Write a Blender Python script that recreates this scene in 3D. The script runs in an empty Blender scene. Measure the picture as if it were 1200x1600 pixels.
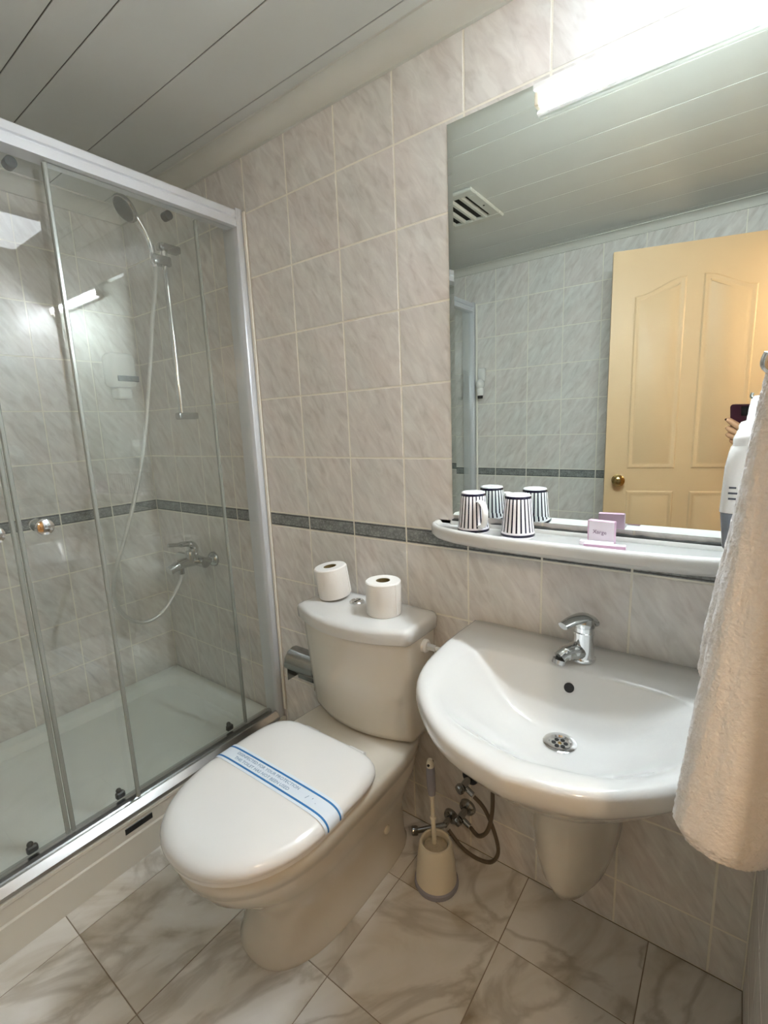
import bpy, bmesh, math, random
from mathutils import Vector, Matrix
random.seed(7)
SC = bpy.context.scene
COL = SC.collection
PI = math.pi

# ------------------------------------------------------------------ camera, world, exposure
CAM = Vector((0.77455, -1.13795, 1.27467))
RIGHT = Vector((0.80385889, 0.59345281, -0.04030687))
DOWN = Vector((0.07400938, -0.16702531, -0.98317097))
FWD = Vector((-0.59019784, 0.78734764, -0.17818585))
UP = -DOWN
cd = bpy.data.cameras.new('camera')
cam = bpy.data.objects.new('camera', cd)
COL.objects.link(cam)
cd.sensor_fit = 'HORIZONTAL'; cd.sensor_width = 36.0
cd.lens = 748.4166 * 36.0 / 1200.0
cd.clip_start = 0.01; cd.clip_end = 50
m = Matrix.Identity(4)
for i in range(3):
    m[i][0] = RIGHT[i]; m[i][1] = UP[i]; m[i][2] = -FWD[i]; m[i][3] = CAM[i]
cam.matrix_world = m
SC.camera = cam

w = bpy.data.worlds.new('world'); SC.world = w; w.use_nodes = True
w.node_tree.nodes['Background'].inputs[0].default_value = (0.9, 0.95, 1.0, 1)
w.node_tree.nodes['Background'].inputs[1].default_value = 0.05
SC.view_settings.view_transform = 'Standard'
SC.view_settings.look = 'None'
SC.view_settings.gamma = 1.0
SC.view_settings.use_curve_mapping = False
SC.view_settings.exposure = 2.6

LAMP_E = 98.0      # mirror strip light, emission strength
PANEL_E = 0.9     # ceiling light, emission strength
HALL_W = 2.8      # warm lamp in the hall, watts

# ------------------------------------------------------------------ room measures (metres)
XL, XR = -1.40, 0.866        # left and right wall faces
YO = -1.75                   # wall opposite the mirror
ZC = 2.20                    # ceiling
T = 0.20                     # wall tile
ZB0, ZB1 = 0.93, 0.98        # grey border strip
DY0, DY1, DZ = -1.60, -0.74, 2.03   # doorway in the right wall

# ------------------------------------------------------------------ materials
MATS = {}
def srgb(r, g, b):
    f = lambda c: (c/255/12.92) if c/255 <= 0.04045 else ((c/255+0.055)/1.055)**2.4
    return (f(r), f(g), f(b), 1)
def new_mat(name):
    mt = bpy.data.materials.new(name); mt.use_nodes = True
    nt = mt.node_tree; bs = nt.nodes['Principled BSDF']
    MATS[name] = mt
    return mt, nt, bs
def N(nt, typ, **kw):
    n = nt.nodes.new(typ)
    for k, v in kw.items(): setattr(n, k, v)
    return n
def ramp(nt, stops, interp='LINEAR'):
    r = N(nt, 'ShaderNodeValToRGB'); cr = r.color_ramp; cr.interpolation = interp
    while len(cr.elements) > 1: cr.elements.remove(cr.elements[-1])
    cr.elements[0].position = stops[0][0]; cr.elements[0].color = stops[0][1]
    for p, c in stops[1:]:
        e = cr.elements.new(p); e.color = c
    return r
def g(v): return (v, v, v, 1)

def simple(name, col, rough=0.4, metal=0.0, coat=0.0, bump=0.0, bscale=200.0, var=0.0, vscale=6.0):
    mt, nt, bs = new_mat(name)
    bs.inputs['Roughness'].default_value = rough
    bs.inputs['Metallic'].default_value = metal
    bs.inputs['Coat Weight'].default_value = coat
    bs.inputs['Coat Roughness'].default_value = 0.12
    tc = N(nt, 'ShaderNodeTexCoord')
    no = N(nt, 'ShaderNodeTexNoise'); no.inputs['Scale'].default_value = vscale; no.inputs['Detail'].default_value = 4
    nt.links.new(tc.outputs['Object'], no.inputs['Vector'])
    c2 = tuple(c*(1-var) for c in col[:3]) + (1,)
    rp = ramp(nt, [(0.3, c2), (0.7, col)])
    nt.links.new(no.outputs['Fac'], rp.inputs['Fac'])
    nt.links.new(rp.outputs['Color'], bs.inputs['Base Color'])
    if bump > 0:
        n2 = N(nt, 'ShaderNodeTexNoise'); n2.inputs['Scale'].default_value = bscale; n2.inputs['Detail'].default_value = 3
        nt.links.new(tc.outputs['Object'], n2.inputs['Vector'])
        b = N(nt, 'ShaderNodeBump'); b.inputs['Strength'].default_value = bump; b.inputs['Distance'].default_value = 0.002
        nt.links.new(n2.outputs['Fac'], b.inputs['Height']); nt.links.new(b.outputs['Normal'], bs.inputs['Normal'])
    return mt

def wall_tile_mat():
    mt, nt, bs = new_mat('wall_tile')
    tc = N(nt, 'ShaderNodeTexCoord'); oi = N(nt, 'ShaderNodeObjectInfo')
    mul = N(nt, 'ShaderNodeMath', operation='MULTIPLY'); mul.inputs[1].default_value = 37.0
    nt.links.new(oi.outputs['Random'], mul.inputs[0])
    cmb = N(nt, 'ShaderNodeCombineXYZ'); nt.links.new(mul.outputs[0], cmb.inputs[1]); nt.links.new(mul.outputs[0], cmb.inputs[0])
    # streaks run diagonally across every tile
    rot = N(nt, 'ShaderNodeVectorRotate'); rot.rotation_type = 'Y_AXIS'; rot.inputs['Angle'].default_value = math.radians(33)
    nt.links.new(tc.outputs['Object'], rot.inputs['Vector'])
    sc = N(nt, 'ShaderNodeVectorMath', operation='MULTIPLY'); sc.inputs[1].default_value = (1.0, 0.15, 0.30)
    nt.links.new(rot.outputs[0], sc.inputs[0])
    add = N(nt, 'ShaderNodeVectorMath', operation='ADD'); nt.links.new(sc.outputs[0], add.inputs[0]); nt.links.new(cmb.outputs[0], add.inputs[1])
    n1 = N(nt, 'ShaderNodeTexNoise'); n1.inputs['Scale'].default_value = 44; n1.inputs['Detail'].default_value = 3.5
    n1.inputs['Roughness'].default_value = 0.55; n1.inputs['Distortion'].default_value = 0.6
    nt.links.new(add.outputs[0], n1.inputs['Vector'])
    n2 = N(nt, 'ShaderNodeTexNoise'); n2.inputs['Scale'].default_value = 9; n2.inputs['Detail'].default_value = 3
    nt.links.new(add.outputs[0], n2.inputs['Vector'])
    r1 = ramp(nt, [(0.32, srgb(199, 195, 191)), (0.44, srgb(217, 214, 211)), (0.54, srgb(225, 223, 220)), (0.66, srgb(237, 236, 233))])
    nt.links.new(n1.outputs['Fac'], r1.inputs['Fac'])
    r2 = ramp(nt, [(0.35, srgb(230, 220, 215)), (0.65, srgb(223, 226, 222))])
    nt.links.new(n2.outputs['Fac'], r2.inputs['Fac'])
    mx = N(nt, 'ShaderNodeMix', data_type='RGBA', blend_type='MIX'); mx.inputs['Factor'].default_value = 0.35
    nt.links.new(r1.outputs['Color'], mx.inputs[6]); nt.links.new(r2.outputs['Color'], mx.inputs[7])
    nt.links.new(mx.outputs[2], bs.inputs['Base Color'])
    bs.inputs['Roughness'].default_value = 0.22
    b = N(nt, 'ShaderNodeBump'); b.inputs['Strength'].default_value = 0.16; b.inputs['Distance'].default_value = 0.004
    nt.links.new(n1.outputs['Fac'], b.inputs['Height']); nt.links.new(b.outputs['Normal'], bs.inputs['Normal'])
def border_mat():
    mt, nt, bs = new_mat('border_tile')
    tc = N(nt, 'ShaderNodeTexCoord')
    v = N(nt, 'ShaderNodeTexVoronoi'); v.feature = 'DISTANCE_TO_EDGE'; v.inputs['Scale'].default_value = 90
    nt.links.new(tc.outputs['Object'], v.inputs['Vector'])
    no = N(nt, 'ShaderNodeTexNoise'); no.inputs['Scale'].default_value = 40; no.inputs['Detail'].default_value = 6
    nt.links.new(tc.outputs['Object'], no.inputs['Vector'])
    r = ramp(nt, [(0.0, srgb(88, 91, 92)), (0.07, srgb(128, 133, 134)), (0.3, srgb(158, 163, 162))])
    nt.links.new(v.outputs['Distance'], r.inputs['Fac'])
    r2 = ramp(nt, [(0.35, srgb(105, 108, 109)), (0.65, srgb(165, 170, 170))]); nt.links.new(no.outputs['Fac'], r2.inputs['Fac'])
    mx = N(nt, 'ShaderNodeMix', data_type='RGBA', blend_type='MIX'); mx.inputs['Factor'].default_value = 0.45
    nt.links.new(r.outputs['Color'], mx.inputs[6]); nt.links.new(r2.outputs['Color'], mx.inputs[7])
    # dark printed line near the top and the bottom edge
    sx = N(nt, 'ShaderNodeSeparateXYZ'); nt.links.new(tc.outputs['Object'], sx.inputs[0])
    ab = N(nt, 'ShaderNodeMath', operation='ABSOLUTE'); nt.links.new(sx.outputs['Z'], ab.inputs[0])
    cp = N(nt, 'ShaderNodeMath', operation='COMPARE'); cp.inputs[1].default_value = 0.0185; cp.inputs[2].default_value = 0.0014
    nt.links.new(ab.outputs[0], cp.inputs[0])
    mx2 = N(nt, 'ShaderNodeMix', data_type='RGBA', blend_type='MIX'); mx2.inputs[7].default_value = srgb(70, 72, 74)
    nt.links.new(cp.outputs[0], mx2.inputs['Factor']); nt.links.new(mx.outputs[2], mx2.inputs[6])
    nt.links.new(mx2.outputs[2], bs.inputs['Base Color'])
    bs.inputs['Roughness'].default_value = 0.3
    b = N(nt, 'ShaderNodeBump'); b.inputs['Strength'].default_value = 0.3; b.inputs['Distance'].default_value = 0.002
    nt.links.new(v.outputs['Distance'], b.inputs['Height']); nt.links.new(b.outputs['Normal'], bs.inputs['Normal'])
def floor_mat():
    mt, nt, bs = new_mat('floor_tile')
    tc = N(nt, 'ShaderNodeTexCoord'); oi = N(nt, 'ShaderNodeObjectInfo')
    mul = N(nt, 'ShaderNodeMath', operation='MULTIPLY'); mul.inputs[1].default_value = 53.0
    nt.links.new(oi.outputs['Random'], mul.inputs[0])
    cmb = N(nt, 'ShaderNodeCombineXYZ'); nt.links.new(mul.outputs[0], cmb.inputs[0]); nt.links.new(mul.outputs[0], cmb.inputs[2])
    rot = N(nt, 'ShaderNodeVectorRotate'); rot.rotation_type = 'Z_AXIS'; rot.inputs['Angle'].default_value = math.radians(38)
    nt.links.new(tc.outputs['Object'], rot.inputs['Vector'])
    sc = N(nt, 'ShaderNodeVectorMath', operation='MULTIPLY'); sc.inputs[1].default_value = (1.0, 0.5, 1.0)
    nt.links.new(rot.outputs[0], sc.inputs[0])
    add = N(nt, 'ShaderNodeVectorMath', operation='ADD'); nt.links.new(sc.outputs[0], add.inputs[0]); nt.links.new(cmb.outputs[0], add.inputs[1])
    n1 = N(nt, 'ShaderNodeTexNoise'); n1.inputs['Scale'].default_value = 6.5; n1.inputs['Detail'].default_value = 5; n1.inputs['Distortion'].default_value = 1.2
    nt.links.new(add.outputs[0], n1.inputs['Vector'])
    r1 = ramp(nt, [(0.27, srgb(158, 146, 124)), (0.38, srgb(204, 197, 184)), (0.50, srgb(224, 220, 212)), (0.75, srgb(236, 234, 230))])
    nt.links.new(n1.outputs['Fac'], r1.inputs['Fac'])
    # thin darker veins: a noise band
    n2 = N(nt, 'ShaderNodeTexNoise'); n2.inputs['Scale'].default_value = 5.0; n2.inputs['Detail'].default_value = 7; n2.inputs['Distortion'].default_value = 0.9
    nt.links.new(add.outputs[0], n2.inputs['Vector'])
    r2 = ramp(nt, [(0.455, g(0)), (0.495, g(1)), (0.505, g(1)), (0.545, g(0))])
    nt.links.new(n2.outputs['Fac'], r2.inputs['Fac'])
    mv = N(nt, 'ShaderNodeMath', operation='MULTIPLY'); mv.inputs[1].default_value = 0.38
    nt.links.new(r2.outputs['Color'], mv.inputs[0])
    mx = N(nt, 'ShaderNodeMix', data_type='RGBA', blend_type='MIX'); mx.inputs[7].default_value = srgb(130, 116, 92)
    nt.links.new(mv.outputs[0], mx.inputs['Factor']); nt.links.new(r1.outputs['Color'], mx.inputs[6])
    nt.links.new(mx.outputs[2], bs.inputs['Base Color'])
    bs.inputs['Roughness'].default_value = 0.3
def glass_mat():
    mt, nt, bs = new_mat('shower_glass'); nt.nodes.remove(bs)
    out = nt.nodes['Material Output']
    tr = N(nt, 'ShaderNodeBsdfTransparent'); tr.inputs['Color'].default_value = (0.982, 0.993, 0.984, 1)
    gl = N(nt, 'ShaderNodeBsdfGlossy'); gl.inputs['Roughness'].default_value = 0.012; gl.inputs['Color'].default_value = g(0.95)
    fr = N(nt, 'ShaderNodeFresnel'); fr.inputs['IOR'].default_value = 1.52
    geo = N(nt, 'ShaderNodeNewGeometry')
    inv = N(nt, 'ShaderNodeMath', operation='SUBTRACT'); inv.inputs[0].default_value = 1.0; nt.links.new(geo.outputs['Backfacing'], inv.inputs[1])
    mu = N(nt, 'ShaderNodeMath', operation='MULTIPLY'); nt.links.new(fr.outputs[0], mu.inputs[0]); nt.links.new(inv.outputs[0], mu.inputs[1])
    m2 = N(nt, 'ShaderNodeMath', operation='MULTIPLY'); m2.inputs[1].default_value = 1.8; m2.use_clamp = True; nt.links.new(mu.outputs[0], m2.inputs[0])
    mix = N(nt, 'ShaderNodeMixShader'); nt.links.new(m2.outputs[0], mix.inputs[0]); nt.links.new(tr.outputs[0], mix.inputs[1]); nt.links.new(gl.outputs[0], mix.inputs[2])
    # a little lime haze on the panes
    df = N(nt, 'ShaderNodeBsdfDiffuse'); df.inputs['Color'].default_value = (0.75, 0.8, 0.77, 1)
    tc = N(nt, 'ShaderNodeTexCoord'); no = N(nt, 'ShaderNodeTexNoise'); no.inputs['Scale'].default_value = 3; no.inputs['Detail'].default_value = 5
    nt.links.new(tc.outputs['Object'], no.inputs['Vector'])
    hz = ramp(nt, [(0.35, g(0.012)), (0.7, g(0.045))]); nt.links.new(no.outputs['Fac'], hz.inputs['Fac'])
    mix2 = N(nt, 'ShaderNodeMixShader'); nt.links.new(hz.outputs['Color'], mix2.inputs[0])
    nt.links.new(mix.outputs[0], mix2.inputs[1]); nt.links.new(df.outputs[0], mix2.inputs[2])
    nt.links.new(mix2.outputs[0], out.inputs['Surface'])
def emit(name, col, strength):
    mt, nt, bs = new_mat(name)
    bs.inputs['Base Color'].default_value = g(0.8)
    bs.inputs['Emission Color'].default_value = col; bs.inputs['Emission Strength'].default_value = strength
def mug_mat():
    mt, nt, bs = new_mat('mug_stripes')
    tc = N(nt, 'ShaderNodeTexCoord'); sx = N(nt, 'ShaderNodeSeparateXYZ'); nt.links.new(tc.outputs['Object'], sx.inputs[0])
    at = N(nt, 'ShaderNodeMath', operation='ARCTAN2'); nt.links.new(sx.outputs['Y'], at.inputs[0]); nt.links.new(sx.outputs['X'], at.inputs[1])
    mu = N(nt, 'ShaderNodeMath', operation='MULTIPLY'); mu.inputs[1].default_value = 22.0; nt.links.new(at.outputs[0], mu.inputs[0])
    sn = N(nt, 'ShaderNodeMath', operation='SINE'); nt.links.new(mu.outputs[0], sn.inputs[0])
    gt = N(nt, 'ShaderNodeMath', operation='GREATER_THAN'); gt.inputs[1].default_value = 0.42; nt.links.new(sn.outputs[0], gt.inputs[0])
    hi = N(nt, 'ShaderNodeMath', operation='LESS_THAN'); hi.inputs[1].default_value = 0.092; nt.links.new(sx.outputs['Z'], hi.inputs[0])
    lo = N(nt, 'ShaderNodeMath', operation='GREATER_THAN'); lo.inputs[1].default_value = 0.014; nt.links.new(sx.outputs['Z'], lo.inputs[0])
    a = N(nt, 'ShaderNodeMath', operation='MULTIPLY'); nt.links.new(gt.outputs[0], a.inputs[0]); nt.links.new(lo.outputs[0], a.inputs[1])
    b = N(nt, 'ShaderNodeMath', operation='MULTIPLY'); nt.links.new(a.outputs[0], b.inputs[0]); nt.links.new(hi.outputs[0], b.inputs[1])
    bands = []
    for z, wd in ((0.0945, 0.0030), (0.0065, 0.0030)):
        c = N(nt, 'ShaderNodeMath', operation='COMPARE'); c.inputs[1].default_value = z; c.inputs[2].default_value = wd
        nt.links.new(sx.outputs['Z'], c.inputs[0]); bands.append(c)
    m1 = N(nt, 'ShaderNodeMath', operation='MAXIMUM'); nt.links.new(bands[0].outputs[0], m1.inputs[0]); nt.links.new(bands[1].outputs[0], m1.inputs[1])
    m2 = N(nt, 'ShaderNodeMath', operation='MAXIMUM'); nt.links.new(b.outputs[0], m2.inputs[0]); nt.links.new(m1.outputs[0], m2.inputs[1])
    mx = N(nt, 'ShaderNodeMix', data_type='RGBA', blend_type='MIX'); mx.inputs[6].default_value = srgb(244, 243, 248); mx.inputs[7].default_value = srgb(22, 20, 46)
    nt.links.new(m2.outputs[0], mx.inputs['Factor']); nt.links.new(mx.outputs[2], bs.inputs['Base Color'])
    bs.inputs['Roughness'].default_value = 0.15
def mirror_mat():
    mt, nt, bs = new_mat('mirror_silver')
    bs.inputs['Base Color'].default_value = (0.80, 0.845, 0.80, 1)
    bs.inputs['Metallic'].default_value = 1.0; bs.inputs['Roughness'].default_value = 0.0
wall_tile_mat(); border_mat(); floor_mat(); glass_mat(); mug_mat(); mirror_mat()
simple('grout', srgb(246, 243, 232), 0.8, var=0.08, bump=0.3)
simple('floor_grout', srgb(150, 138, 120), 0.85, var=0.1)
simple('plank_white', srgb(208, 210, 206), 0.42, var=0.03, bump=0.06, bscale=60)
simple('plank_gap', srgb(84, 84, 80), 0.8)
simple('cove_white', srgb(212, 212, 205), 0.5, var=0.03)
simple('porcelain', srgb(213, 213, 210), 0.13, coat=0.3, var=0.02)
simple('porcelain_cream', srgb(218, 213, 201), 0.12, coat=0.3, var=0.02)
simple('seat_plastic', srgb(236, 236, 234), 0.16, var=0.01)
simple('tray_acrylic', srgb(238, 242, 238), 0.18, var=0.02)
simple('skirt_plastic', srgb(214, 211, 200), 0.35, var=0.03)
simple('alu', (0.52, 0.52, 0.52, 1), 0.25, metal=1.0, var=0.05)
simple('seal_clear', srgb(168, 173, 168), 0.25, metal=0.3)
simple('chrome_mid', (0.5, 0.51, 0.5, 1), 0.09, metal=1.0)
simple('alu_white', srgb(222, 226, 232), 0.3, metal=0.25, var=0.02)
simple('chrome', (0.78, 0.79, 0.80, 1), 0.07, metal=1.0)
simple('chrome_dark', (0.36, 0.37, 0.37, 1), 0.16, metal=1.0)
simple('hose_metal', (0.70, 0.70, 0.69, 1), 0.35, metal=0.7, bump=0.6, bscale=500)
simple('steel_hose_dull', srgb(112, 100, 84), 0.45, metal=0.4, bump=0.6, bscale=500)
simple('brass', (0.42, 0.30, 0.13, 1), 0.2, metal=1.0)
simple('black_plastic', srgb(24, 26, 28), 0.4)
simple('dark_rubber', srgb(45, 46, 44), 0.7)
simple('dark_blue', srgb(22, 36, 52), 0.4)
simple('plastic_white', srgb(236, 237, 236), 0.2, var=0.01)
simple('plastic_ivory', srgb(226, 219, 200), 0.4, var=0.03)
simple('brush_grey', srgb(150, 150, 160), 0.5)
simple('bristle', srgb(205, 192, 168), 0.9, bump=1.0, bscale=400, var=0.2, vscale=80)
simple('dispenser_grey', srgb(140, 148, 160), 0.25, var=0.25, vscale=25)
simple('print_grey', srgb(70, 78, 90), 0.6)
simple('print_lilac', srgb(140, 112, 140), 0.6)
simple('paper_white', srgb(240, 237, 232), 0.9, bump=0.25, bscale=300, var=0.02)
simple('cardboard', srgb(112, 96, 58), 0.9)
simple('strip_paper', srgb(226, 236, 246), 0.6)
simple('print_blue', srgb(40, 118, 182), 0.6)
simple('print_text', srgb(120, 150, 178), 0.6)
simple('box_white', srgb(240, 232, 240), 0.5)
simple('box_lilac', srgb(214, 178, 202), 0.5)
simple('box_pink', srgb(200, 160, 185), 0.5)
simple('towel', srgb(253, 251, 252), 0.95, bump=1.0, bscale=260, var=0.05, vscale=120)
simple('door_paint', srgb(208, 182, 144), 0.45, var=0.03, bump=0.1, bscale=120)
simple('hall_paint', srgb(226, 205, 170), 0.8, var=0.03)
simple('skin', srgb(205, 160, 125), 0.5, var=0.08, vscale=40)
simple('nail', srgb(60, 28, 30), 0.25)
simple('phone_case', srgb(58, 24, 40), 0.3)
simple('lens_glass', srgb(10, 10, 14), 0.08)
simple('sleeve', srgb(52, 48, 56), 0.9, bump=0.5)
simple('vent_plastic', srgb(205, 206, 198), 0.45)
simple('vent_dark', srgb(28, 28, 26), 0.9)
emit('tube_light', (0.86, 0.945, 1.0, 1), LAMP_E)
emit('panel_light', (0.88, 0.95, 1.0, 1), PANEL_E)
emit('hall_light', (1.0, 0.72, 0.42, 1), 3.0)

# ------------------------------------------------------------------ mesh helpers
def catmull(P, n=8, closed=False):
    P = [Vector(p) for p in P]; out = []; L = len(P)
    rng = range(L) if closed else range(L-1)
    for i in rng:
        if closed: a, b, c, d = P[(i-1) % L], P[i], P[(i+1) % L], P[(i+2) % L]
        else: a, b, c, d = P[max(i-1, 0)], P[i], P[i+1], P[min(i+2, L-1)]
        for k in range(n):
            t = k/n
            out.append(0.5*((2*b) + (c-a)*t + (2*a-5*b+4*c-d)*t*t + (3*b-a-3*c+d)*t**3))
    if not closed: out.append(P[-1])
    return out
def resample(P, n, closed=True):
    P = [Vector(p) for p in P]
    if closed: P = P + [P[0]]
    L = [0]
    for a, b in zip(P, P[1:]): L.append(L[-1] + (b-a).length)
    out = []; j = 0; tot = L[-1]
    for k in range(n):
        s = tot*k/(n if closed else n-1)
        while j < len(L)-2 and L[j+1] < s: j += 1
        t = (s-L[j])/max(L[j+1]-L[j], 1e-9)
        out.append(P[j].lerp(P[j+1], t))
    return out
class MB:
    def __init__(s): s.v = []; s.f = []
    def add(s, vs, fs):
        o = len(s.v); s.v += [Vector(q) for q in vs]; s.f += [tuple(o+i for i in q) for q in fs]; return s
    def bm_add(s, bm):
        bm.verts.index_update()
        s.add([q.co.copy() for q in bm.verts], [[q.index for q in f.verts] for f in bm.faces]); bm.free(); return s
    def box(s, x0, x1, y0, y1, z0, z1, bev=0.0, seg=1):
        x0, x1 = min(x0, x1), max(x0, x1); y0, y1 = min(y0, y1), max(y0, y1); z0, z1 = min(z0, z1), max(z0, z1)
        bm = bmesh.new(); bmesh.ops.create_cube(bm, size=1)
        for q in bm.verts:
            q.co = Vector(((x0+x1)/2+q.co.x*(x1-x0), (y0+y1)/2+q.co.y*(y1-y0), (z0+z1)/2+q.co.z*(z1-z0)))
        if bev > 0: bmesh.ops.bevel(bm, geom=bm.edges[:], offset=bev, segments=seg, affect='EDGES', profile=0.5)
        return s.bm_add(bm)
    def loft(s, rings, cap0=True, cap1=True, closed=True):
        n = len(rings[0]); vs = []; fs = []
        for r in rings: vs += [Vector(q) for q in r]
        for i in range(len(rings)-1):
            for k in range(n if closed else n-1):
                a = i*n+k; b = i*n+(k+1) % n
                fs.append((a, b, b+n, a+n))
        if cap0: fs.append(tuple(reversed(range(n))))
        if cap1: fs.append(tuple(range((len(rings)-1)*n, len(rings)*n)))
        return s.add(vs, fs)
    def lathe(s, prof, c=(0, 0, 0), axis=(0, 0, 1), seg=32, cap0=True, cap1=True):
        q = Vector((0, 0, 1)).rotation_difference(Vector(axis)); c = Vector(c)
        rings = [[c + q @ Vector((r*math.cos(2*PI*k/seg), r*math.sin(2*PI*k/seg), z)) for k in range(seg)] for r, z in prof]
        return s.loft(rings, cap0, cap1)
    def cyl(s, a, b, r, seg=20, r2=None):
        a = Vector(a); b = Vector(b)
        return s.lathe([(r, 0), (r if r2 is None else r2, (b-a).length)], a, (b-a).normalized(), seg)
    def tube(s, path, r, seg=12, caps=True):
        path = [Vector(p) for p in path]; rr = r if isinstance(r, (list, tuple)) else [r]*len(path)
        rings = []; nrm = None
        for i, p in enumerate(path):
            t = (path[min(i+1, len(path)-1)] - path[max(i-1, 0)]).normalized()
            if nrm is None:
                nrm = t.orthogonal().normalized()
            else:
                nrm = (nrm - t*nrm.dot(t)).normalized()
            bn = t.cross(nrm)
            rings.append([p + (nrm*math.cos(2*PI*k/seg) + bn*math.sin(2*PI*k/seg))*rr[i] for k in range(seg)])
        return s.loft(rings, caps, caps)
    def sphere(s, c, r, su=20, sv=12, sc=(1, 1, 1)):
        bm = bmesh.new(); bmesh.ops.create_uvsphere(bm, u_segments=su, v_segments=sv, radius=1)
        for q in bm.verts: q.co = Vector(c) + Vector((q.co.x*r*sc[0], q.co.y*r*sc[1], q.co.z*r*sc[2]))
        return s.bm_add(bm)
    def prism(s, poly, d0, d1, fn):
        """poly: 2-D outline; fn(u, v, d) -> point"""
        n = len(poly)
        vs = [fn(u, v, d0) for u, v in poly] + [fn(u, v, d1) for u, v in poly]
        fs = [tuple(reversed(range(n))), tuple(range(n, 2*n))] + [(k, (k+1) % n, (k+1) % n+n, k+n) for k in range(n)]
        return s.add(vs, fs)
    def mesh(s, name, base=(0, 0, 0), sharp=35):
        me = bpy.data.meshes.new(name)
        b = Vector(base)
        me.from_pydata([q-b for q in s.v], [], s.f); me.update()
        bm = bmesh.new(); bm.from_mesh(me); bmesh.ops.recalc_face_normals(bm, faces=bm.faces); bm.to_mesh(me); bm.free()
        if sharp:
            me.polygons.foreach_set('use_smooth', [True]*len(me.polygons)); me.set_sharp_from_angle(angle=math.radians(sharp))
        return me
def wpos(o):
    p = Vector((0, 0, 0))
    while o is not None: p += o.location; o = o.parent
    return p
def obj(name, mb, mat, parent=None, base=None, sharp=35, label=None):
    """mb holds world coordinates; the object's origin goes to base (or to its parent's origin)"""
    pw = wpos(parent) if parent else Vector((0, 0, 0))
    b = Vector(base) if base is not None else pw
    me = mb.mesh(name, b, sharp); me.materials.append(MATS[mat])
    o = bpy.data.objects.new(name, me); COL.objects.link(o)
    o.location = b - pw
    if parent: o.parent = parent
    if label: o['label'] = label
    return o
def tag(o, label, cat, group=None):
    o['label'] = label; o['category'] = cat
    if group: o['group'] = group
    return o
def thing(name, label, cat, loc, group=None):
    o = bpy.data.objects.new(name, None); COL.objects.link(o); o.location = loc; o.empty_display_size = 0.05
    return tag(o, label, cat, group)
def struct(name, mb, mat, base=(0, 0, 0)):
    o = obj(name, mb, mat, None, base); o['kind'] = 'structure'; return o
def text_obj(name, s, size, mat, mw, parent):
    cu = bpy.data.curves.new(name, 'FONT'); cu.body = s; cu.size = size; cu.align_x = 'CENTER'; cu.align_y = 'CENTER'
    cu.extrude = 0.0001; cu.resolution_u = 2
    t = bpy.data.objects.new(name, cu); COL.objects.link(t)
    dg = bpy.context.evaluated_depsgraph_get(); me = bpy.data.meshes.new_from_object(t.evaluated_get(dg))
    bpy.data.objects.remove(t); bpy.data.curves.remove(cu)
    me.name = name; me.transform(mw)
    return me

# ------------------------------------------------------------------ room shell
TH = 0.006; GAP = 0.0050
tile_cache = {}
def tile_mesh(wd, ht, mat):
    k = (round(wd, 3), round(ht, 3), mat)
    if k not in tile_cache:
        b = 0.0007; x = wd/2-GAP/2; z = ht/2-GAP/2
        mb = MB(); rb = lambda i, y: [(-x+i, y, -z+i), (x-i, y, -z+i), (x-i, y, z-i), (-x+i, y, z-i)]
        mb.loft([rb(0, TH), rb(0, 0.0005), rb(b, 0)])
        me = mb.mesh('tile', sharp=20); me.materials.append(MATS[mat]); tile_cache[k] = me
    return tile_cache[k]
def put(name, me, parent, loc, rz):
    o = bpy.data.objects.new(name, me); COL.objects.link(o); o.parent = parent; o.location = loc; o.rotation_euler = (0, 0, rz); return o
rows = [(ZB1+T*i, min(ZB1+T*(i+1), ZC)) for i in range(7) if ZB1+T*i < ZC-0.03]
low = []
zz = ZB0
while zz > 0.001:
    low.append((max(zz-T, 0.0), zz)); zz -= T
def tile_wall(parent, joints, place, rz, skip=lambda u, z: False):
    for u0, u1 in zip(joints, joints[1:]):
        if u1-u0 < 0.012: continue
        for z0, z1 in rows+low:
            if skip((u0+u1)/2, (z0+z1)/2): continue
            put('tile', tile_mesh(u1-u0, z1-z0, 'wall_tile'), parent, place((u0+u1)/2, (z0+z1)/2), rz)
        if not skip((u0+u1)/2, (ZB0+ZB1)/2):
            put('border_tile', tile_mesh(u1-u0, ZB1-ZB0, 'border_tile'), parent, place((u0+u1)/2, (ZB0+ZB1)/2), rz)
def grid(a, b, off, st=T):
    k = math.ceil((a-off)/st+1e-6); out = [a]
    while off+k*st < b-1e-6: out.append(off+k*st); k += 1
    return out+[b]
DEPTH = 0.0009   # grout face lies this far behind the tile faces
wall_back = struct('wall_back', MB().box(XL-0.1, XR+0.1, DEPTH, 0.10, 0, ZC+0.1), 'grout')
tile_wall(wall_back, grid(XL, XR, 0.0), lambda u, z: (u, 0, z), 0)
wall_left = struct('wall_left', MB().box(XL-0.1, XL-DEPTH, YO-0.1, 0, 0, ZC+0.1), 'grout')
tile_wall(wall_left, grid(YO, 0, 0.0), lambda u, z: (XL, u, z), PI/2)
wall_front = struct('wall_front', MB().box(XL-0.1, XR+0.1, YO-0.1, YO-DEPTH, 0, ZC+0.1), 'grout')
tile_wall(wall_front, grid(XL, XR, -0.08), lambda u, z: (u, YO, z), PI)
wr = MB().box(XR+DEPTH, XR+0.1, DY1, 0, 0, ZC+0.1).box(XR+DEPTH, XR+0.1, YO, DY0, 0, ZC+0.1).box(XR+DEPTH, XR+0.1, DY0, DY1, DZ, ZC+0.1)
wall_right = struct('wall_right', wr, 'grout')
gj = sorted(set([round(q, 4) for q in grid(YO, 0, 0.0)] + [DY0, DY1]))
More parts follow.
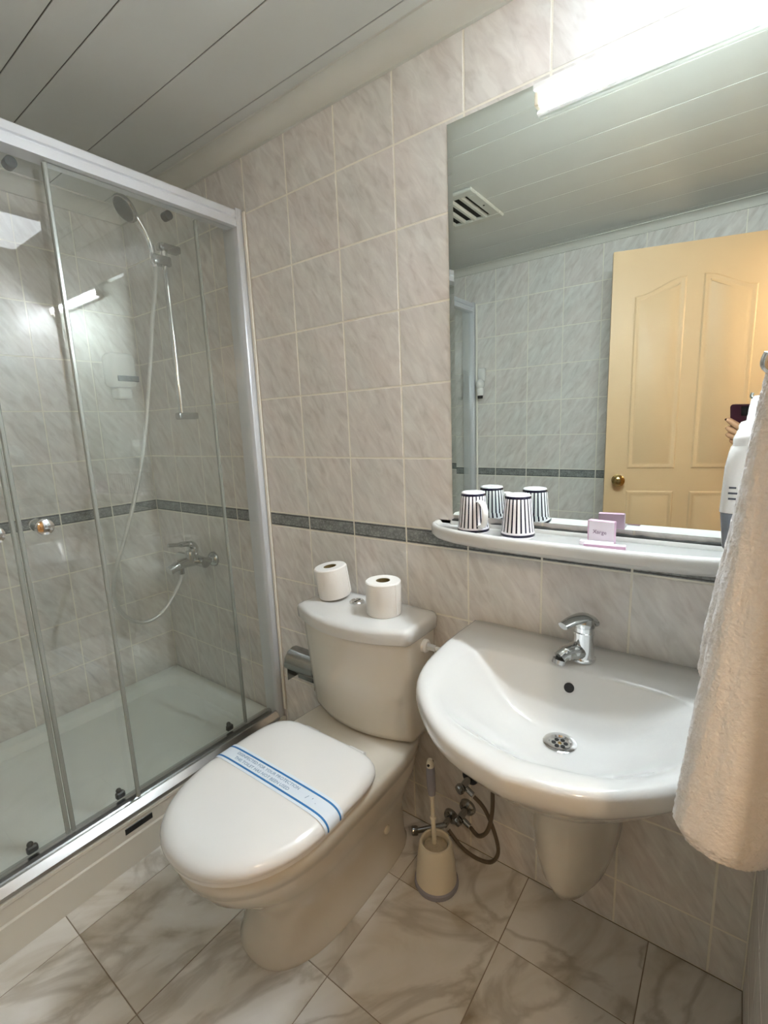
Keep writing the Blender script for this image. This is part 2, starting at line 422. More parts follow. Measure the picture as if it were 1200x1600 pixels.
tile_wall(wall_right, gj, lambda u, z: (XR, u, z), -PI/2, skip=lambda u, z: DY0 < u < DY1 and z < DZ+0.02)
# floor: 30 cm marbled tiles
floor = struct('floor', MB().box(XL-0.1, XR+0.1, YO-0.1, 0.1, -0.12, -0.0015), 'floor_grout')
ft_cache = {}
fx = grid(-0.82, XR, -0.22, 0.30); fy = grid(YO, 0, -0.21, 0.30)
for x0, x1 in zip(fx, fx[1:]):
    for y0, y1 in zip(fy, fy[1:]):
        if x1-x0 < 0.01 or y1-y0 < 0.01: continue
        k = (round(x1-x0, 3), round(y1-y0, 3))
        if k not in ft_cache:
            a = k[0]/2-0.0012; b = k[1]/2-0.0012; i = 0.0008
            rb = lambda i, z: [(-a+i, -b+i, z), (a-i, -b+i, z), (a-i, b-i, z), (-a+i, b-i, z)]
            me = MB().loft([rb(0, -0.008), rb(0, -0.0007), rb(i, 0)]).mesh('floor_tile', sharp=20); me.materials.append(MATS['floor_tile']); ft_cache[k] = me
        o = bpy.data.objects.new('floor_tile', ft_cache[k]); COL.objects.link(o); o.parent = floor; o.location = ((x0+x1)/2, (y0+y1)/2, 0)
# ceiling: long white planks with a narrow V-groove between them
ceiling = struct('ceiling', MB().box(XL-0.1, XR+0.1, YO-0.1, 0.1, ZC+0.0022, ZC+0.12), 'plank_gap')
cj = [0.0, 0.085, 0.278, 0.478, 0.568, 0.762, 0.948, 1.130, 1.305, 1.49, 1.67, 1.75]
for a, b in zip(cj, cj[1:]):
    h = (b-a)/2; e = 0.0014; i = 0.0004; ym = -(a+b)/2; x0 = XL; x1 = XR
    ring = lambda x: [(x, ym-h+e, ZC+0.0022), (x, ym-h+e, ZC+0.0008), (x, ym-h+e+i, ZC), (x, ym+h-e-i, ZC), (x, ym+h-e, ZC+0.0008), (x, ym+h-e, ZC+0.0022)]
    obj('ceiling_plank', MB().loft([ring(x0), ring(x1)]), 'plank_white', ceiling, base=(0, ym, ZC), sharp=20)
# cove mouldings
def cove_prof(n=7):
    a, b = 0.052, 0.055   # out from the wall, down from the ceiling
    p = [(0, 0), (a, 0), (a, -0.006)]
    for k in range(n+1):
        t = k/n*PI/2
        p.append((a-0.004-(a-0.014)*math.sin(t), -0.006-(b-0.014)*(1-math.cos(t))))
    return p + [(0.010, -b), (0, -b)]
def cove(name, fn, d0, d1):
    return struct(name, MB().prism(cove_prof(), d0, d1, fn), 'cove_white')
cove('trim_1', lambda u, v, d: (d, -u, ZC+v), XL, XR)
cove('trim_2', lambda u, v, d: (XL+u, d, ZC+v), YO, 0)
cove('trim_3', lambda u, v, d: (d, YO+u*0.7, ZC+v*0.7), XL, XR)
cove('trim_4', lambda u, v, d: (XR-u, d, ZC+v), YO, 0)
# door frame round the doorway (trim), open door, hall beyond
fr = MB()
for x0, x1 in ((XR-0.012, XR-0.0005),):
    fr.box(x0, x1, DY1-0.001, DY1+0.06, 0, DZ+0.06, 0.003); fr.box(x0, x1, DY0-0.06, DY0+0.001, 0, DZ+0.06, 0.003); fr.box(x0, x1, DY0, DY1, DZ, DZ+0.06, 0.003)
fr.box(XR-0.0005, XR+0.1, DY1-0.02, DY1, 0, DZ).box(XR-0.0005, XR+0.1, DY0, DY0+0.02, 0, DZ).box(XR-0.0005, XR+0.1, DY0, DY1, DZ-0.02, DZ)
struct('trim_5', fr, 'door_paint')
HX, HY0, HY1, HZ = 2.1, -2.4, -0.3, 2.4
struct('floor_hall', MB().box(XR+0.1, HX, HY0, HY1, -0.12, 0), 'hall_paint')
struct('ceiling_hall', MB().box(XR+0.1, HX, HY0, HY1, HZ, HZ+0.1), 'hall_paint')
struct('wall_hall_far', MB().box(HX, HX+0.1, HY0, HY1, 0, HZ), 'hall_paint')
struct('wall_hall_side', MB().box(XR+0.1, HX, HY0-0.1, HY0, 0, HZ), 'hall_paint')
struct('wall_hall_end', MB().box(XR+0.1, HX, HY1, HY1+0.1, 0, HZ), 'hall_paint')
struct('wall_hall_near', MB().box(XR+0.1, XR+0.13, HY0, DY0, 0, HZ).box(XR+0.1, XR+0.13, DY1, HY1, 0, HZ).box(XR+0.1, XR+0.13, DY0, DY1, DZ, HZ), 'hall_paint')
# open door: hinge at (0.862, -1.57), free edge at (0.246, -1.385)
dh = Vector((0.855, -1.567, 0)); df = Vector((0.246, -1.385, 0)); dt = (dh-df); DW = dt.length; dt.normalize()
dn = Vector((-dt.y, dt.x, 0))              # towards the bathroom (the mirror side)
if dn.y < 0: dn = -dn
DP = lambda s, z, d: df + dt*s + dn*d + Vector((0, 0, z))
door = struct('door_1', MB().prism([(0, 0.008), (DW, 0.008), (DW, 2.0), (0, 2.0)], -0.036, 0.0, lambda s, z, d: DP(s, z, d)), 'door_paint', base=df)
def panel(poly, inset=0.032):
    c = Vector((sum(p[0] for p in poly)/len(poly), sum(p[1] for p in poly)/len(poly)))
    def ins(k):
        out = []
        n = len(poly)
        for i in range(n):
            p0, p1, p2 = Vector(poly[i-1]), Vector(poly[i]), Vector(poly[(i+1) % n])
            e1 = (p1-p0).normalized(); e2 = (p2-p1).normalized(); n1 = Vector((-e1.y, e1.x)); n2 = Vector((-e2.y, e2.x))
            b = (n1+n2); b = b/ max(b.dot(n1), 0.3)
            out.append(p1+b*k)
        return out
    rings = []
    for k, d in ((0, 0.0), (0.006, 0.0035), (0.011, 0.0035), (0.017, 0.001), (inset-0.008, 0.001), (inset, 0.004)):
        rings.append([DP(p.x, p.y, d) for p in ins(k)])
    obj('door_panel', MB().loft(rings, False, True), 'door_paint', door, sharp=25)
def arch(s0, s1, z0, za, zb):
    pts = [(s0, z0), (s1, z0)]
    n = 6
    top = [(s0+(s1-s0)*k/n, za+(zb-za)*(0.5-0.5*math.cos(PI*k/n))) for k in range(n+1)]
    return pts + list(reversed(top))
panel(arch(0.095, 0.296, 1.022, 1.80, 1.865)); panel(arch(0.36, 0.56, 1.022, 1.865, 1.80))
panel([(0.097, 0.22), (0.297, 0.22), (0.297, 0.916), (0.097, 0.916)]); panel([(0.36, 0.22), (0.56, 0.22), (0.56, 0.916), (0.36, 0.916)])
kb = MB().lathe([(0.027, 0), (0.027, 0.004), (0.012, 0.008), (0.011, 0.022), (0.020, 0.027), (0.027, 0.036), (0.027, 0.044), (0.018, 0.052), (0.006, 0.054)], DP(0.058, 0.968, 0), dn, 28)
obj('door_knob', kb, 'brass', door, label='round brass door knob')
# hall lamp (gives the warm light that falls through the doorway)
HLX, HLY, HLZ = 1.27, -1.43, 1.80
hl = thing('hall_pendant_lamp', 'warm pendant lamp hanging in the hall outside the doorway', 'lamp', (HLX, HLY, HZ))
obj('ceiling_rose', MB().lathe([(0.05, -0.02), (0.05, 0)], (HLX, HLY, HZ), seg=24), 'plastic_white', hl)
obj('cord', MB().cyl((HLX, HLY, HLZ+0.075), (HLX, HLY, HZ-0.02), 0.003, 8), 'plastic_white', hl)
obj('lamp_shade', MB().lathe([(0.012, 0.08), (0.03, 0.07), (0.075, 0.02), (0.085, 0.0), (0.083, 0.0), (0.072, 0.018), (0.028, 0.066), (0.010, 0.074)], (HLX, HLY, HLZ), seg=28), 'plastic_ivory', hl)
obj('bulb', MB().sphere((HLX, HLY, HLZ+0.005), 0.03, 18, 12), 'hall_light', hl)
ld = bpy.data.lights.new('hall_bulb', 'POINT'); ld.energy = HALL_W; ld.color = (1.0, 0.76, 0.52); ld.shadow_soft_size = 0.04
lo = bpy.data.objects.new('hall_bulb', ld); COL.objects.link(lo); lo.location = (0, 0, HLZ-0.05-HZ); lo.parent = hl

# ------------------------------------------------------------------ mirror, strip light, ceiling light, vent
MX0, MX1, MZ0, MZ1 = 0.157, 0.860, 1.028, 1.968
mir = thing('wall_mirror', 'large frameless mirror on the tiled wall above the washbasin shelf', 'mirror', (0.51, 0, MZ0))
rb = lambda i, y: [(MX0+i, y, MZ0+i), (MX1-i, y, MZ0+i), (MX1-i, y, MZ1-i), (MX0+i, y, MZ1-i)]
obj('mirror_glass', MB().loft([rb(0, -0.0005), rb(0, -0.0030), rb(0.014, -0.0046)], True, True), 'mirror_silver', mir, sharp=1)
lamp = thing('mirror_strip_light', 'slim white fluorescent strip light along the top edge of the mirror', 'lamp', (0.61, 0, 1.968))
LX0, LX1 = 0.376, 0.862
obj('housing', MB().box(LX0, LX1, -0.016, -0.0052, 1.902, 1.949, 0.002).box(LX0, LX1, -0.040, -0.014, 1.936, 1.949, 0.002), 'plastic_white', lamp)
obj('end_cap', MB().box(LX0+0.001, LX0+0.012, -0.033, -0.014, 1.910, 1.936, 0.002), 'plastic_ivory', lamp)
obj('end_cap', MB().box(LX1-0.012, LX1-0.001, -0.033, -0.014, 1.910, 1.936, 0.002), 'plastic_ivory', lamp)
obj('diffuser', MB().box(LX0+0.012, LX1-0.012, -0.030, -0.0165, 1.921, 1.9355, 0.004, 3), 'tube_light', lamp)
cl = thing('ceiling_light', 'rectangular white ceiling light on the planks above the washbasin', 'lamp', (0.60, -0.26, ZC))
CX0, CX1, CY0, CY1 = 0.36, 0.80, -0.365, -0.165
obj('frame', MB().box(CX0-0.012, CX1+0.012, CY0-0.012, CY0, ZC-0.022, ZC, 0.002).box(CX0-0.012, CX1+0.012, CY1, CY1+0.012, ZC-0.022, ZC, 0.002)
    .box(CX0-0.012, CX0, CY0, CY1, ZC-0.022, ZC, 0.002).box(CX1, CX1+0.012, CY0, CY1, ZC-0.022, ZC, 0.002), 'plastic_white', cl)
obj('diffuser', MB().box(CX0, CX1, CY0, CY1, ZC-0.018, ZC-0.001), 'panel_light', cl)
VX0, VX1, VY0, VY1 = -0.47, -0.17, -1.13, -0.80
vent = thing('ceiling_vent', 'square slatted air vent in the planked ceiling, seen in the mirror', 'vent', ((VX0+VX1)/2, (VY0+VY1)/2, ZC))
fw = 0.045
obj('frame', MB().box(VX0, VX1, VY0, VY0+fw, ZC-0.014, ZC, 0.004).box(VX0, VX1, VY1-fw, VY1, ZC-0.014, ZC, 0.004)
    .box(VX0, VX0+fw, VY0+fw, VY1-fw, ZC-0.014, ZC, 0.004).box(VX1-fw, VX1, VY0+fw, VY1-fw, ZC-0.014, ZC, 0.004), 'vent_plastic', vent)
obj('backing', MB().box(VX0+fw-0.002, VX1-fw+0.002, VY0+fw-0.002, VY1-fw+0.002, ZC-0.003, ZC-0.0005), 'vent_dark', vent)
for k in range(4):
    x = VX0+fw+0.026+k*0.052
    obj('slat', MB().add([(x-0.006, VY0+fw, ZC-0.013), (x+0.006, VY0+fw, ZC-0.013), (x+0.012, VY0+fw, ZC-0.003), (x, VY0+fw, ZC-0.003),
                          (x-0.006, VY1-fw, ZC-0.013), (x+0.006, VY1-fw, ZC-0.013), (x+0.012, VY1-fw, ZC-0.003), (x, VY1-fw, ZC-0.003)],
                         [(3, 2, 1, 0), (4, 5, 6, 7), (0, 1, 5, 4), (1, 2, 6, 5), (2, 3, 7, 6), (3, 0, 4, 7)]), 'vent_plastic', vent, sharp=20)
for sx in (VX0+fw/2, VX1-fw/2):
    obj('screw', MB().lathe([(0.004, -0.0155), (0.004, -0.013)], (sx, (VY0+VY1)/2, ZC), seg=10), 'vent_dark', vent)

# ------------------------------------------------------------------ shower tray and enclosure
SX = -0.605       # front face of the tray skirt
tray = thing('shower_tray', 'white acrylic shower tray with a panelled front skirt beside the toilet', 'shower tray', ((XL+SX)/2, -0.86, 0))
ty0, ty1 = YO+0.002, -0.002; tx0, tx1 = XL+0.002, SX-0.005
def rr(x0, x1, y0, y1, r, z, n=6):
    out = []
    for cx, cy, a in ((x1-r, y1-r, 0), (x0+r, y1-r, PI/2), (x0+r, y0+r, PI), (x1-r, y0+r, 1.5*PI)):
        for k in range(n+1):
            t = a+PI/2*k/n; out.append((cx+r*math.cos(t), cy+r*math.sin(t), z))
    return out
rings = [rr(tx0, tx1, ty0, ty1, 0.004, 0.115), rr(tx0, tx1, ty0, ty1, 0.004, 0.148), rr(tx0+0.004, tx1-0.003, ty0+0.004, ty1-0.004, 0.006, 0.152),
         rr(tx0+0.055, tx1-0.10, ty0+0.055, ty1-0.055, 0.06, 0.150), rr(tx0+0.063, tx1-0.108, ty0+0.063, ty1-0.063, 0.06, 0.146),
         rr(tx0+0.085, tx1-0.13, ty0+0.085, ty1-0.085, 0.07, 0.100), rr(tx0+0.11, tx1-0.155, ty0+0.11, ty1-0.11, 0.06, 0.086), rr(tx0+0.30, tx1-0.32, ty0+0.5, ty1-0.5, 0.03, 0.080)]
obj('basin', MB().loft(rings), 'tray_acrylic', tray, sharp=40)
sk = [(SX-0.03, 0.0), (SX, 0.0), (SX, 0.088), (SX-0.004, 0.093), (SX-0.004, 0.136), (SX, 0.140), (SX, 0.150), (SX-0.03, 0.150)]
obj('skirt', MB().prism(sk, ty0, ty1, lambda u, v, d: (u, d, v)), 'skirt_plastic', tray, sharp=20)
obj('skirt_slot', MB().box(SX-0.0055, SX-0.0022, -0.634, -0.552, 0.108, 0.128, 0.001), 'black_plastic', tray, label='small black vent slot in the tray skirt')  # vent slot: its dark opening is built as a solid black piece
obj('drain', MB().lathe([(0.045, 0), (0.045, 0.004), (0.038, 0.006), (0.0, 0.006)], (-1.0, -1.25, 0.0805), seg=28), 'chrome', tray)

enc = thing('shower_enclosure', 'sliding glass shower enclosure with white aluminium rails on the tray', 'shower screen', (-0.65, -0.86, 0.152))
EX0, EX1 = -0.700, -0.612
# top rail: upper and lower bands with a groove between
pr = [(EX1-0.05, 1.936), (EX1, 1.936), (EX1, 1.957), (EX1-0.005, 1.960), (EX1-0.005, 1.963), (EX1, 1.966), (EX1, 1.984), (EX1-0.003, 1.987), (EX1-0.05, 1.987)]
obj('top_rail', MB().prism(pr, YO+0.031, -0.031, lambda u, v, d: (u, d, v)), 'alu_white', enc, sharp=20)
pb = [(EX0, 0.153), (EX1+0.004, 0.153), (EX1+0.004, 0.164), (EX1-0.006, 0.176), (EX1-0.012, 0.183), (EX1-0.018, 0.184), (EX1-0.020, 0.170), (EX1-0.044, 0.170), (EX1-0.046, 0.180), (EX1-0.06, 0.180), (EX0, 0.166)]
obj('bottom_rail', MB().prism(pb, YO+0.031, -0.031, lambda u, v, d: (u, d, v)), 'alu', enc, sharp=25)
for y0, y1 in ((-0.030, -0.002), (YO+0.002, YO+0.030)):
    obj('wall_profile', MB().box(-0.690, -0.612, y0, y1, 0.153, 1.995, 0.005, 2), 'alu_white', enc)
    s = 1 if y1 > -0.5 else -1
    obj('wall_seal', MB().box(-0.6105, -0.597, y1-0.006 if s > 0 else y0, y1 if s > 0 else y0+0.006, 0.185, 1.985, 0.002), 'grout', enc)
GZ0, GZ1 = 0.184, 1.936
def pane(x, y0, y1, nm):
    p = obj(nm, MB().box(x-0.003, x+0.003, y0, y1, GZ0, GZ1), 'shower_glass', enc, base=(x, (y0+y1)/2, GZ0), sharp=0)
    return p
XF, XS = -0.634, -0.664
f1 = pane(XF, -0.573, -0.030, 'fixed_panel'); f2 = pane(XF, YO+0.030, YO+0.60, 'fixed_panel')
s1 = pane(XS, -0.742, -0.150, 'sliding_panel'); s2 = pane(XS, -1.335, -0.746, 'sliding_panel')
for p, x, ys in ((f1, XF, (-0.573,)), (f2, XF, (YO+0.60,)), (s1, XS, (-0.742, -0.150)), (s2, XS, (-0.746-0.010, -1.335))):
    for y in ys:
        obj('edge_strip', MB().box(x-0.006, x+0.006, y-0.005, y+0.005, GZ0+0.001, GZ1-0.002, 0.002), 'seal_clear', p)
for p, y0, y1 in ((s1, -0.630, -0.235), (s2, -1.23, -0.86)):
    for y in (y0, y1):
        obj('roller', MB().cyl((XS-0.028, y, 1.925), (XS-0.0035, y, 1.925), 0.013), 'black_plastic', p)
        obj('guide', MB().box(XS-0.020, XS-0.0035, y+0.01, y+0.036, 0.185, 0.206, 0.004).sphere((XS-0.012, y+0.02, 0.211), 0.008, 12, 8), 'black_plastic', p)
for p, y in ((s1, -0.697), (s2, -0.80)):
    obj('door_knob', MB().lathe([(0.010, 0), (0.010, 0.012), (0.018, 0.018), (0.021, 0.026), (0.019, 0.034), (0.010, 0.038)], (XS+0.003, y, 1.055), (1, 0, 0), 24)
        .lathe([(0.010, 0), (0.010, 0.010), (0.017, 0.016), (0.017, 0.026), (0.008, 0.030)], (XS-0.003, y, 1.055), (-1, 0, 0), 24), 'chrome', p)

# ------------------------------------------------------------------ shower fittings on the back wall
sh = thing('shower_set', 'chrome hand shower on a riser rail with a looping metal hose', 'shower', (-1.0, 0, 1.34))
RX, RY = -1.005, -0.062
obj('rail', MB().cyl((RX, RY, 1.335), (RX, RY, 1.965), 0.012, 20), 'chrome', sh)
for z in (1.342, 1.955):
    obj('wall_bracket', MB().box(RX-0.016, RX+0.020, RY-0.022, -0.0005, z-0.013, z+0.013, 0.006, 2), 'chrome_dark', sh)
obj('slider', MB().box(RX-0.018, RX+0.018, RY-0.05, RY+0.02, 1.888, 1.924, 0.008, 2), 'chrome_dark', sh)
hp = catmull([(RX, -0.100, 1.880), (RX, -0.106, 1.915), (RX, -0.112, 1.955), (RX, -0.128, 1.995), (RX, -0.150, 2.030), (RX, -0.168, 2.050)], 6)
obj('handle', MB().tube(hp, [0.010+0.004*i/len(hp) for i in range(len(hp))], 16), 'chrome', sh)
ax = Vector((0.0, -0.78, -0.62)).normalized()
hd = obj('shower_head', MB().lathe([(0.012, -0.022), (0.028, -0.014), (0.044, -0.004), (0.047, 0.006), (0.044, 0.010)], (RX, -0.186, 2.052), ax, 32), 'chrome_dark', sh)
obj('spray_face', MB().lathe([(0.040, 0.0102), (0.038, 0.0125), (0.0, 0.013)], (RX, -0.186, 2.052), ax, 32), 'dark_rubber', hd)
hose = catmull([(RX, -0.100, 1.882), (RX, -0.112, 1.80), (RX, -0.135, 1.70), (RX, -0.168, 1.52), (RX, -0.228, 1.235), (RX, -0.31, 0.985), (RX, -0.388, 0.80), (RX, -0.405, 0.70), (RX, -0.378, 0.62), (RX, -0.317, 0.574), (RX, -0.245, 0.585), (RX, -0.185, 0.640), (RX, -0.150, 0.69), (RX, -0.142, 0.722)], 10)
obj('hose', MB().tube(hose, 0.0075, 10), 'hose_metal', sh)
mx = thing('bath_mixer', 'chrome single lever shower mixer tap on the tiled wall inside the shower', 'tap', (-1.0, 0, 0.745))
for x in (-0.985, -1.135):
    obj('flange', MB().lathe([(0.032, 0.0005), (0.032, 0.006), (0.026, 0.016), (0.016, 0.024), (0.014, 0.05)], (x, 0, 0.748), (0, -1, 0), 24), 'chrome_mid', mx)
obj('body', MB().tube(catmull([(-0.962, -0.055, 0.748), (-1.0, -0.058, 0.750), (-1.06, -0.060, 0.752), (-1.12, -0.058, 0.750), (-1.158, -0.055, 0.748)], 5), 0.022, 18)
    .tube(catmull([(-1.01, -0.055, 0.752), (-1.005, -0.10, 0.758), (-1.003, -0.15, 0.756), (-1.0, -0.195, 0.742)], 6), [0.021]*8+[0.02]*6+[0.018]*5, 18), 'chrome_mid', mx)
obj('hose_outlet', MB().cyl((-1.003, -0.142, 0.745), (-1.003, -0.142, 0.718), 0.0115, 16), 'chrome_dark', mx)
obj('cartridge', MB().lathe([(0.021, 0), (0.021, 0.022), (0.017, 0.035)], (-1.004, -0.098, 0.766), (0, 0.05, 1), 22), 'chrome_mid', mx)
lv = catmull([(-1.004, -0.080, 0.792), (-1.004, -0.076, 0.815), (-1.004, -0.098, 0.832), (-1.004, -0.14, 0.838), (-1.004, -0.185, 0.845)], 6)
obj('lever', MB().tube(lv, [0.017]*6+[0.015]*6+[0.011]*6+[0.008]*7, 14), 'chrome_mid', mx)
# soap dispenser in the shower corner (left wall)
sd = thing('shower_soap_dispenser', 'white soap dispenser with a dark window in the shower corner', 'dispenser', (XL, -0.11, 1.43))
def rbox_x(x0, x1, y0, y1, z0, z1, b): return MB().box(x0, x1, y0, y1, z0, z1, b, 3)
obj('body', rbox_x(XL+0.001, XL+0.085, -0.165, -0.055, 1.475, 1.615, 0.022), 'plastic_white', sd)
obj('window', MB().box(XL+0.02, XL+0.0865, -0.142, -0.0535, 1.498, 1.522, 0.002), 'print_grey', sd)
obj('nozzle', rbox_x(XL+0.004, XL+0.070, -0.140, -0.078, 1.428, 1.4745, 0.012), 'plastic_white', sd)

# ------------------------------------------------------------------ toilet
TX = -0.094
toi = thing('toilet', 'white close-coupled ceramic toilet with closed lid beside the shower', 'toilet', (TX, -0.35, 0))
def dring(z, wd, yf, yb, yc, nf=2.2, nb=5.0, n=56, cx=TX):
    out = []
    for k in range(n):
        t = 2*PI*k/n; c, s_ = math.cos(t), math.sin(t)
        p = nb if s_ > 0 else nf
        x = cx + wd*math.copysign(abs(c)**(2/p), c)
        a = (yb-yc) if s_ > 0 else (yc-yf)
        out.append((x, yc+a*math.copysign(abs(s_)**(2/p), s_), z))
    return out
bowl = [dring(0.0, 0.138, -0.590, -0.06, -0.33, 2.5), dring(0.012, 0.140, -0.592, -0.058, -0.33, 2.5), dring(0.03, 0.133, -0.583, -0.062, -0.33, 2.5),
        dring(0.12, 0.126, -0.565, -0.06, -0.34, 2.4), dring(0.18, 0.138, -0.595, -0.05, -0.37, 2.3), dring(0.235, 0.160, -0.645, -0.04, -0.40, 2.2),
        dring(0.280, 0.177, -0.690, -0.03, -0.43, 2.1), dring(0.318, 0.184, -0.710, -0.025, -0.46, 2.1), dring(0.330, 0.186, -0.714, -0.024, -0.46, 2.1),
        dring(0.336, 0.192, -0.722, -0.022, -0.47, 2.1), dring(0.372, 0.196, -0.730, -0.018, -0.48, 2.1), dring(0.380, 0.193, -0.727, -0.020, -0.48, 2.1), dring(0.384, 0.184, -0.715, -0.026, -0.48, 2.1)]
obj('bowl', MB().loft(bowl), 'porcelain_cream', toi, sharp=50)
# seat and lid
seat = [dring(0.3845, 0.192, -0.733, -0.285, -0.50, 2.15, 4.2), dring(0.387, 0.197, -0.738, -0.280, -0.50, 2.15, 4.2), dring(0.397, 0.197, -0.738, -0.280, -0.50, 2.15, 4.2), dring(0.399, 0.190, -0.730, -0.29, -0.50, 2.15, 4.2)]
obj('seat', MB().loft(seat), 'seat_plastic', toi, sharp=50)
def lidr(z, i): return dring(z, 0.203-i, -0.744+i, -0.270-i*0.8, -0.50, 2.15, 5.2)
lid = [lidr(0.3995, 0.008), lidr(0.3995, 0.003), lidr(0.402, 0.0), lidr(0.412, 0.0), lidr(0.420, 0.004), lidr(0.427, 0.012), lidr(0.432, 0.026), lidr(0.4345, 0.05), lidr(0.4355, 0.09), lidr(0.436, 0.15)]
lido = obj('lid', MB().loft(lid), 'seat_plastic', toi, sharp=60)
for dx in (-0.085, 0.085):
    obj('hinge', MB().cyl((TX+dx-0.025, -0.262, 0.397), (TX+dx+0.025, -0.262, 0.397), 0.011, 14), 'seat_plastic', toi)
# tank
def tring(z, wd, yb, yf, bulge, r=0.02, n=14):
    out = [(-wd+r, yb), (wd-r, yb), (wd-r*0.3, yb-r*0.3), (wd, yb-r)]
    out += [(wd, yf+r), (wd-r*0.3, yf+r*0.3-bulge*0.02)]
    for k in range(n+1):
        x = (wd-r)*(1-2*k/n); out.append((x, yf-bulge*(1-(x/(wd-r))**2)))
    out += [(-wd+r*0.3, yf+r*0.3-bulge*0.02), (-wd, yf+r), (-wd, yb-r), (-wd+r*0.3, yb-r*0.3)]
    return [(TX+x, y, z) for x, y in reversed(out)]
tank = obj('tank', MB().loft([tring(0.3845, 0.178, -0.018, -0.135, 0.035), tring(0.392, 0.186, -0.016, -0.143, 0.038), tring(0.41, 0.190, -0.015, -0.147, 0.040), tring(0.55, 0.195, -0.013, -0.158, 0.042), tring(0.699, 0.200, -0.012, -0.168, 0.045)]), 'porcelain_cream', toi, sharp=50)
tl = obj('tank_lid', MB().loft([tring(0.699, 0.203, -0.010, -0.178, 0.047), tring(0.703, 0.206, -0.008, -0.183, 0.048), tring(0.732, 0.207, -0.008, -0.185, 0.048), tring(0.741, 0.203, -0.011, -0.181, 0.047), tring(0.745, 0.193, -0.018, -0.170, 0.045), tring(0.747, 0.15, -0.04, -0.14, 0.035)]), 'porcelain', toi, sharp=50)
fb = obj('flush_button', MB().lathe([(0.023, 0), (0.023, 0.005), (0.020, 0.008), (0.017, 0.008), (0.016, 0.0065), (0, 0.0065)], (-0.132, -0.083, 0.746), seg=28), 'chrome', toi)
obj('button_split', MB().box(-0.1335, -0.1305, -0.098, -0.068, 0.7525, 0.7532), 'dark_rubber', fb)
obj('inlet_nut', MB().lathe([(0.019, 0), (0.019, 0.012), (0.015, 0.016)], (TX+0.196, -0.085, 0.668), (1, 0, 0), 18), 'plastic_white', toi)
obj('inlet_hose', MB().cyl((TX+0.212, -0.085, 0.668), (TX+0.236, -0.083, 0.667), 0.0095, 6)
    .tube(catmull([(TX+0.23, -0.083, 0.667), (TX+0.255, -0.078, 0.664), (TX+0.29, -0.055, 0.645), (TX+0.33, -0.035, 0.60), (TX+0.37, -0.03, 0.54), (TX+0.39, -0.03, 0.46)], 6), 0.0065, 10), 'hose_metal', toi)
obj('side_bolt', MB().sphere((TX-0.181, -0.10, 0.402), 0.009, 14, 8), 'chrome', toi)
obj('fixing_cap', MB().sphere((TX+0.129, -0.20, 0.13), 0.013, 14, 10, (0.5, 1, 1)), 'plastic_ivory', toi)
# paper strip round the lid
SY0, SY1 = -0.512, -0.452
prof = []
def lid_h(x):       # top surface of the lid at distance |x| from the middle, strip zone
    pts = [(0, 0.4362), (0.053, 0.4360), (0.113, 0.4356), (0.153, 0.4346), (0.177, 0.4322), (0.191, 0.4272), (0.199, 0.4203), (0.2032, 0.412), (0.2032, 0.402)]
    return pts
hp_ = lid_h(0)
prof = [(-x, z) for x, z in reversed(hp_[1:])] + list(hp_)
pv = catmull([(x, 0, z) for x, z in prof], 4)
pv = [Vector((q.x*(1.005), 0, q.z+0.0010)) for q in pv]
def strip_mb(y0, y1, up, i0=0, i1=None):
    seg = pv[i0:i1]; mb = MB(); n = len(seg); vs = []
    for q in seg: vs += [(TX+q.x*(1+up*2.5), y0, q.z+up), (TX+q.x*(1+up*2.5), y1, q.z+up)]
    for q in seg: vs += [(TX+q.x, y0, q.z-0.0004), (TX+q.x, y1, q.z-0.0004)]
    fs = [(2*k, 2*k+2, 2*k+3, 2*k+1) for k in range(n-1)] + [(2*n+2*k, 2*n+2*k+1, 2*n+2*k+3, 2*n+2*k+2) for k in range(n-1)]
    fs += [(2*k, 2*n+2*k, 2*n+2*k+2, 2*k+2) for k in range(n-1)] + [(2*k+1, 2*k+3, 2*n+2*k+3, 2*n+2*k+1) for k in range(n-1)]
    fs += [(0, 1, 2*n+1, 2*n), (2*n-2, 4*n-2, 4*n-1, 2*n-1)]
    return mb.add(vs, fs)
st = thing('hygiene_strip', 'white paper strip with blue lines and print across the toilet lid', 'paper strip', (TX, (SY0+SY1)/2, 0.437))
obj('paper', strip_mb(SY0, SY1, 0.0), 'strip_paper', st, sharp=60)
for y in (SY0+0.010, SY1-0.010):
    obj('blue_line', strip_mb(y-0.0024, y+0.0024, 0.0004, 8), 'print_blue', st, sharp=60)
def flat_text(name, s, size, x, y, z, mat, parent, sx=1.0):
    me = text_obj(name, s, size, mat, Matrix.Translation((0, 0, 0)) @ Matrix.Diagonal((sx, 1, 1, 1)), parent)
    me.materials.append(MATS[mat]); o = bpy.data.objects.new(name, me); COL.objects.link(o); o.parent = parent
    o.location = Vector((x, y, z)) - wpos(parent); return o
ym = (SY0+SY1)/2
flat_text('print_line', 'DISINFECTED FOR YOUR PROTECTION', 0.0125, TX-0.028, ym+0.0075, 0.4374, 'print_text', st, 1.05)
flat_text('print_line', 'THIS TOILET HAS NOT BEEN USED', 0.0125, TX-0.034, ym-0.0080, 0.4374, 'print_text', st, 1.05)
flat_text('print_line', "/  '  .", 0.014, TX+0.135, ym, 0.4368, 'print_text', st, 1.4)
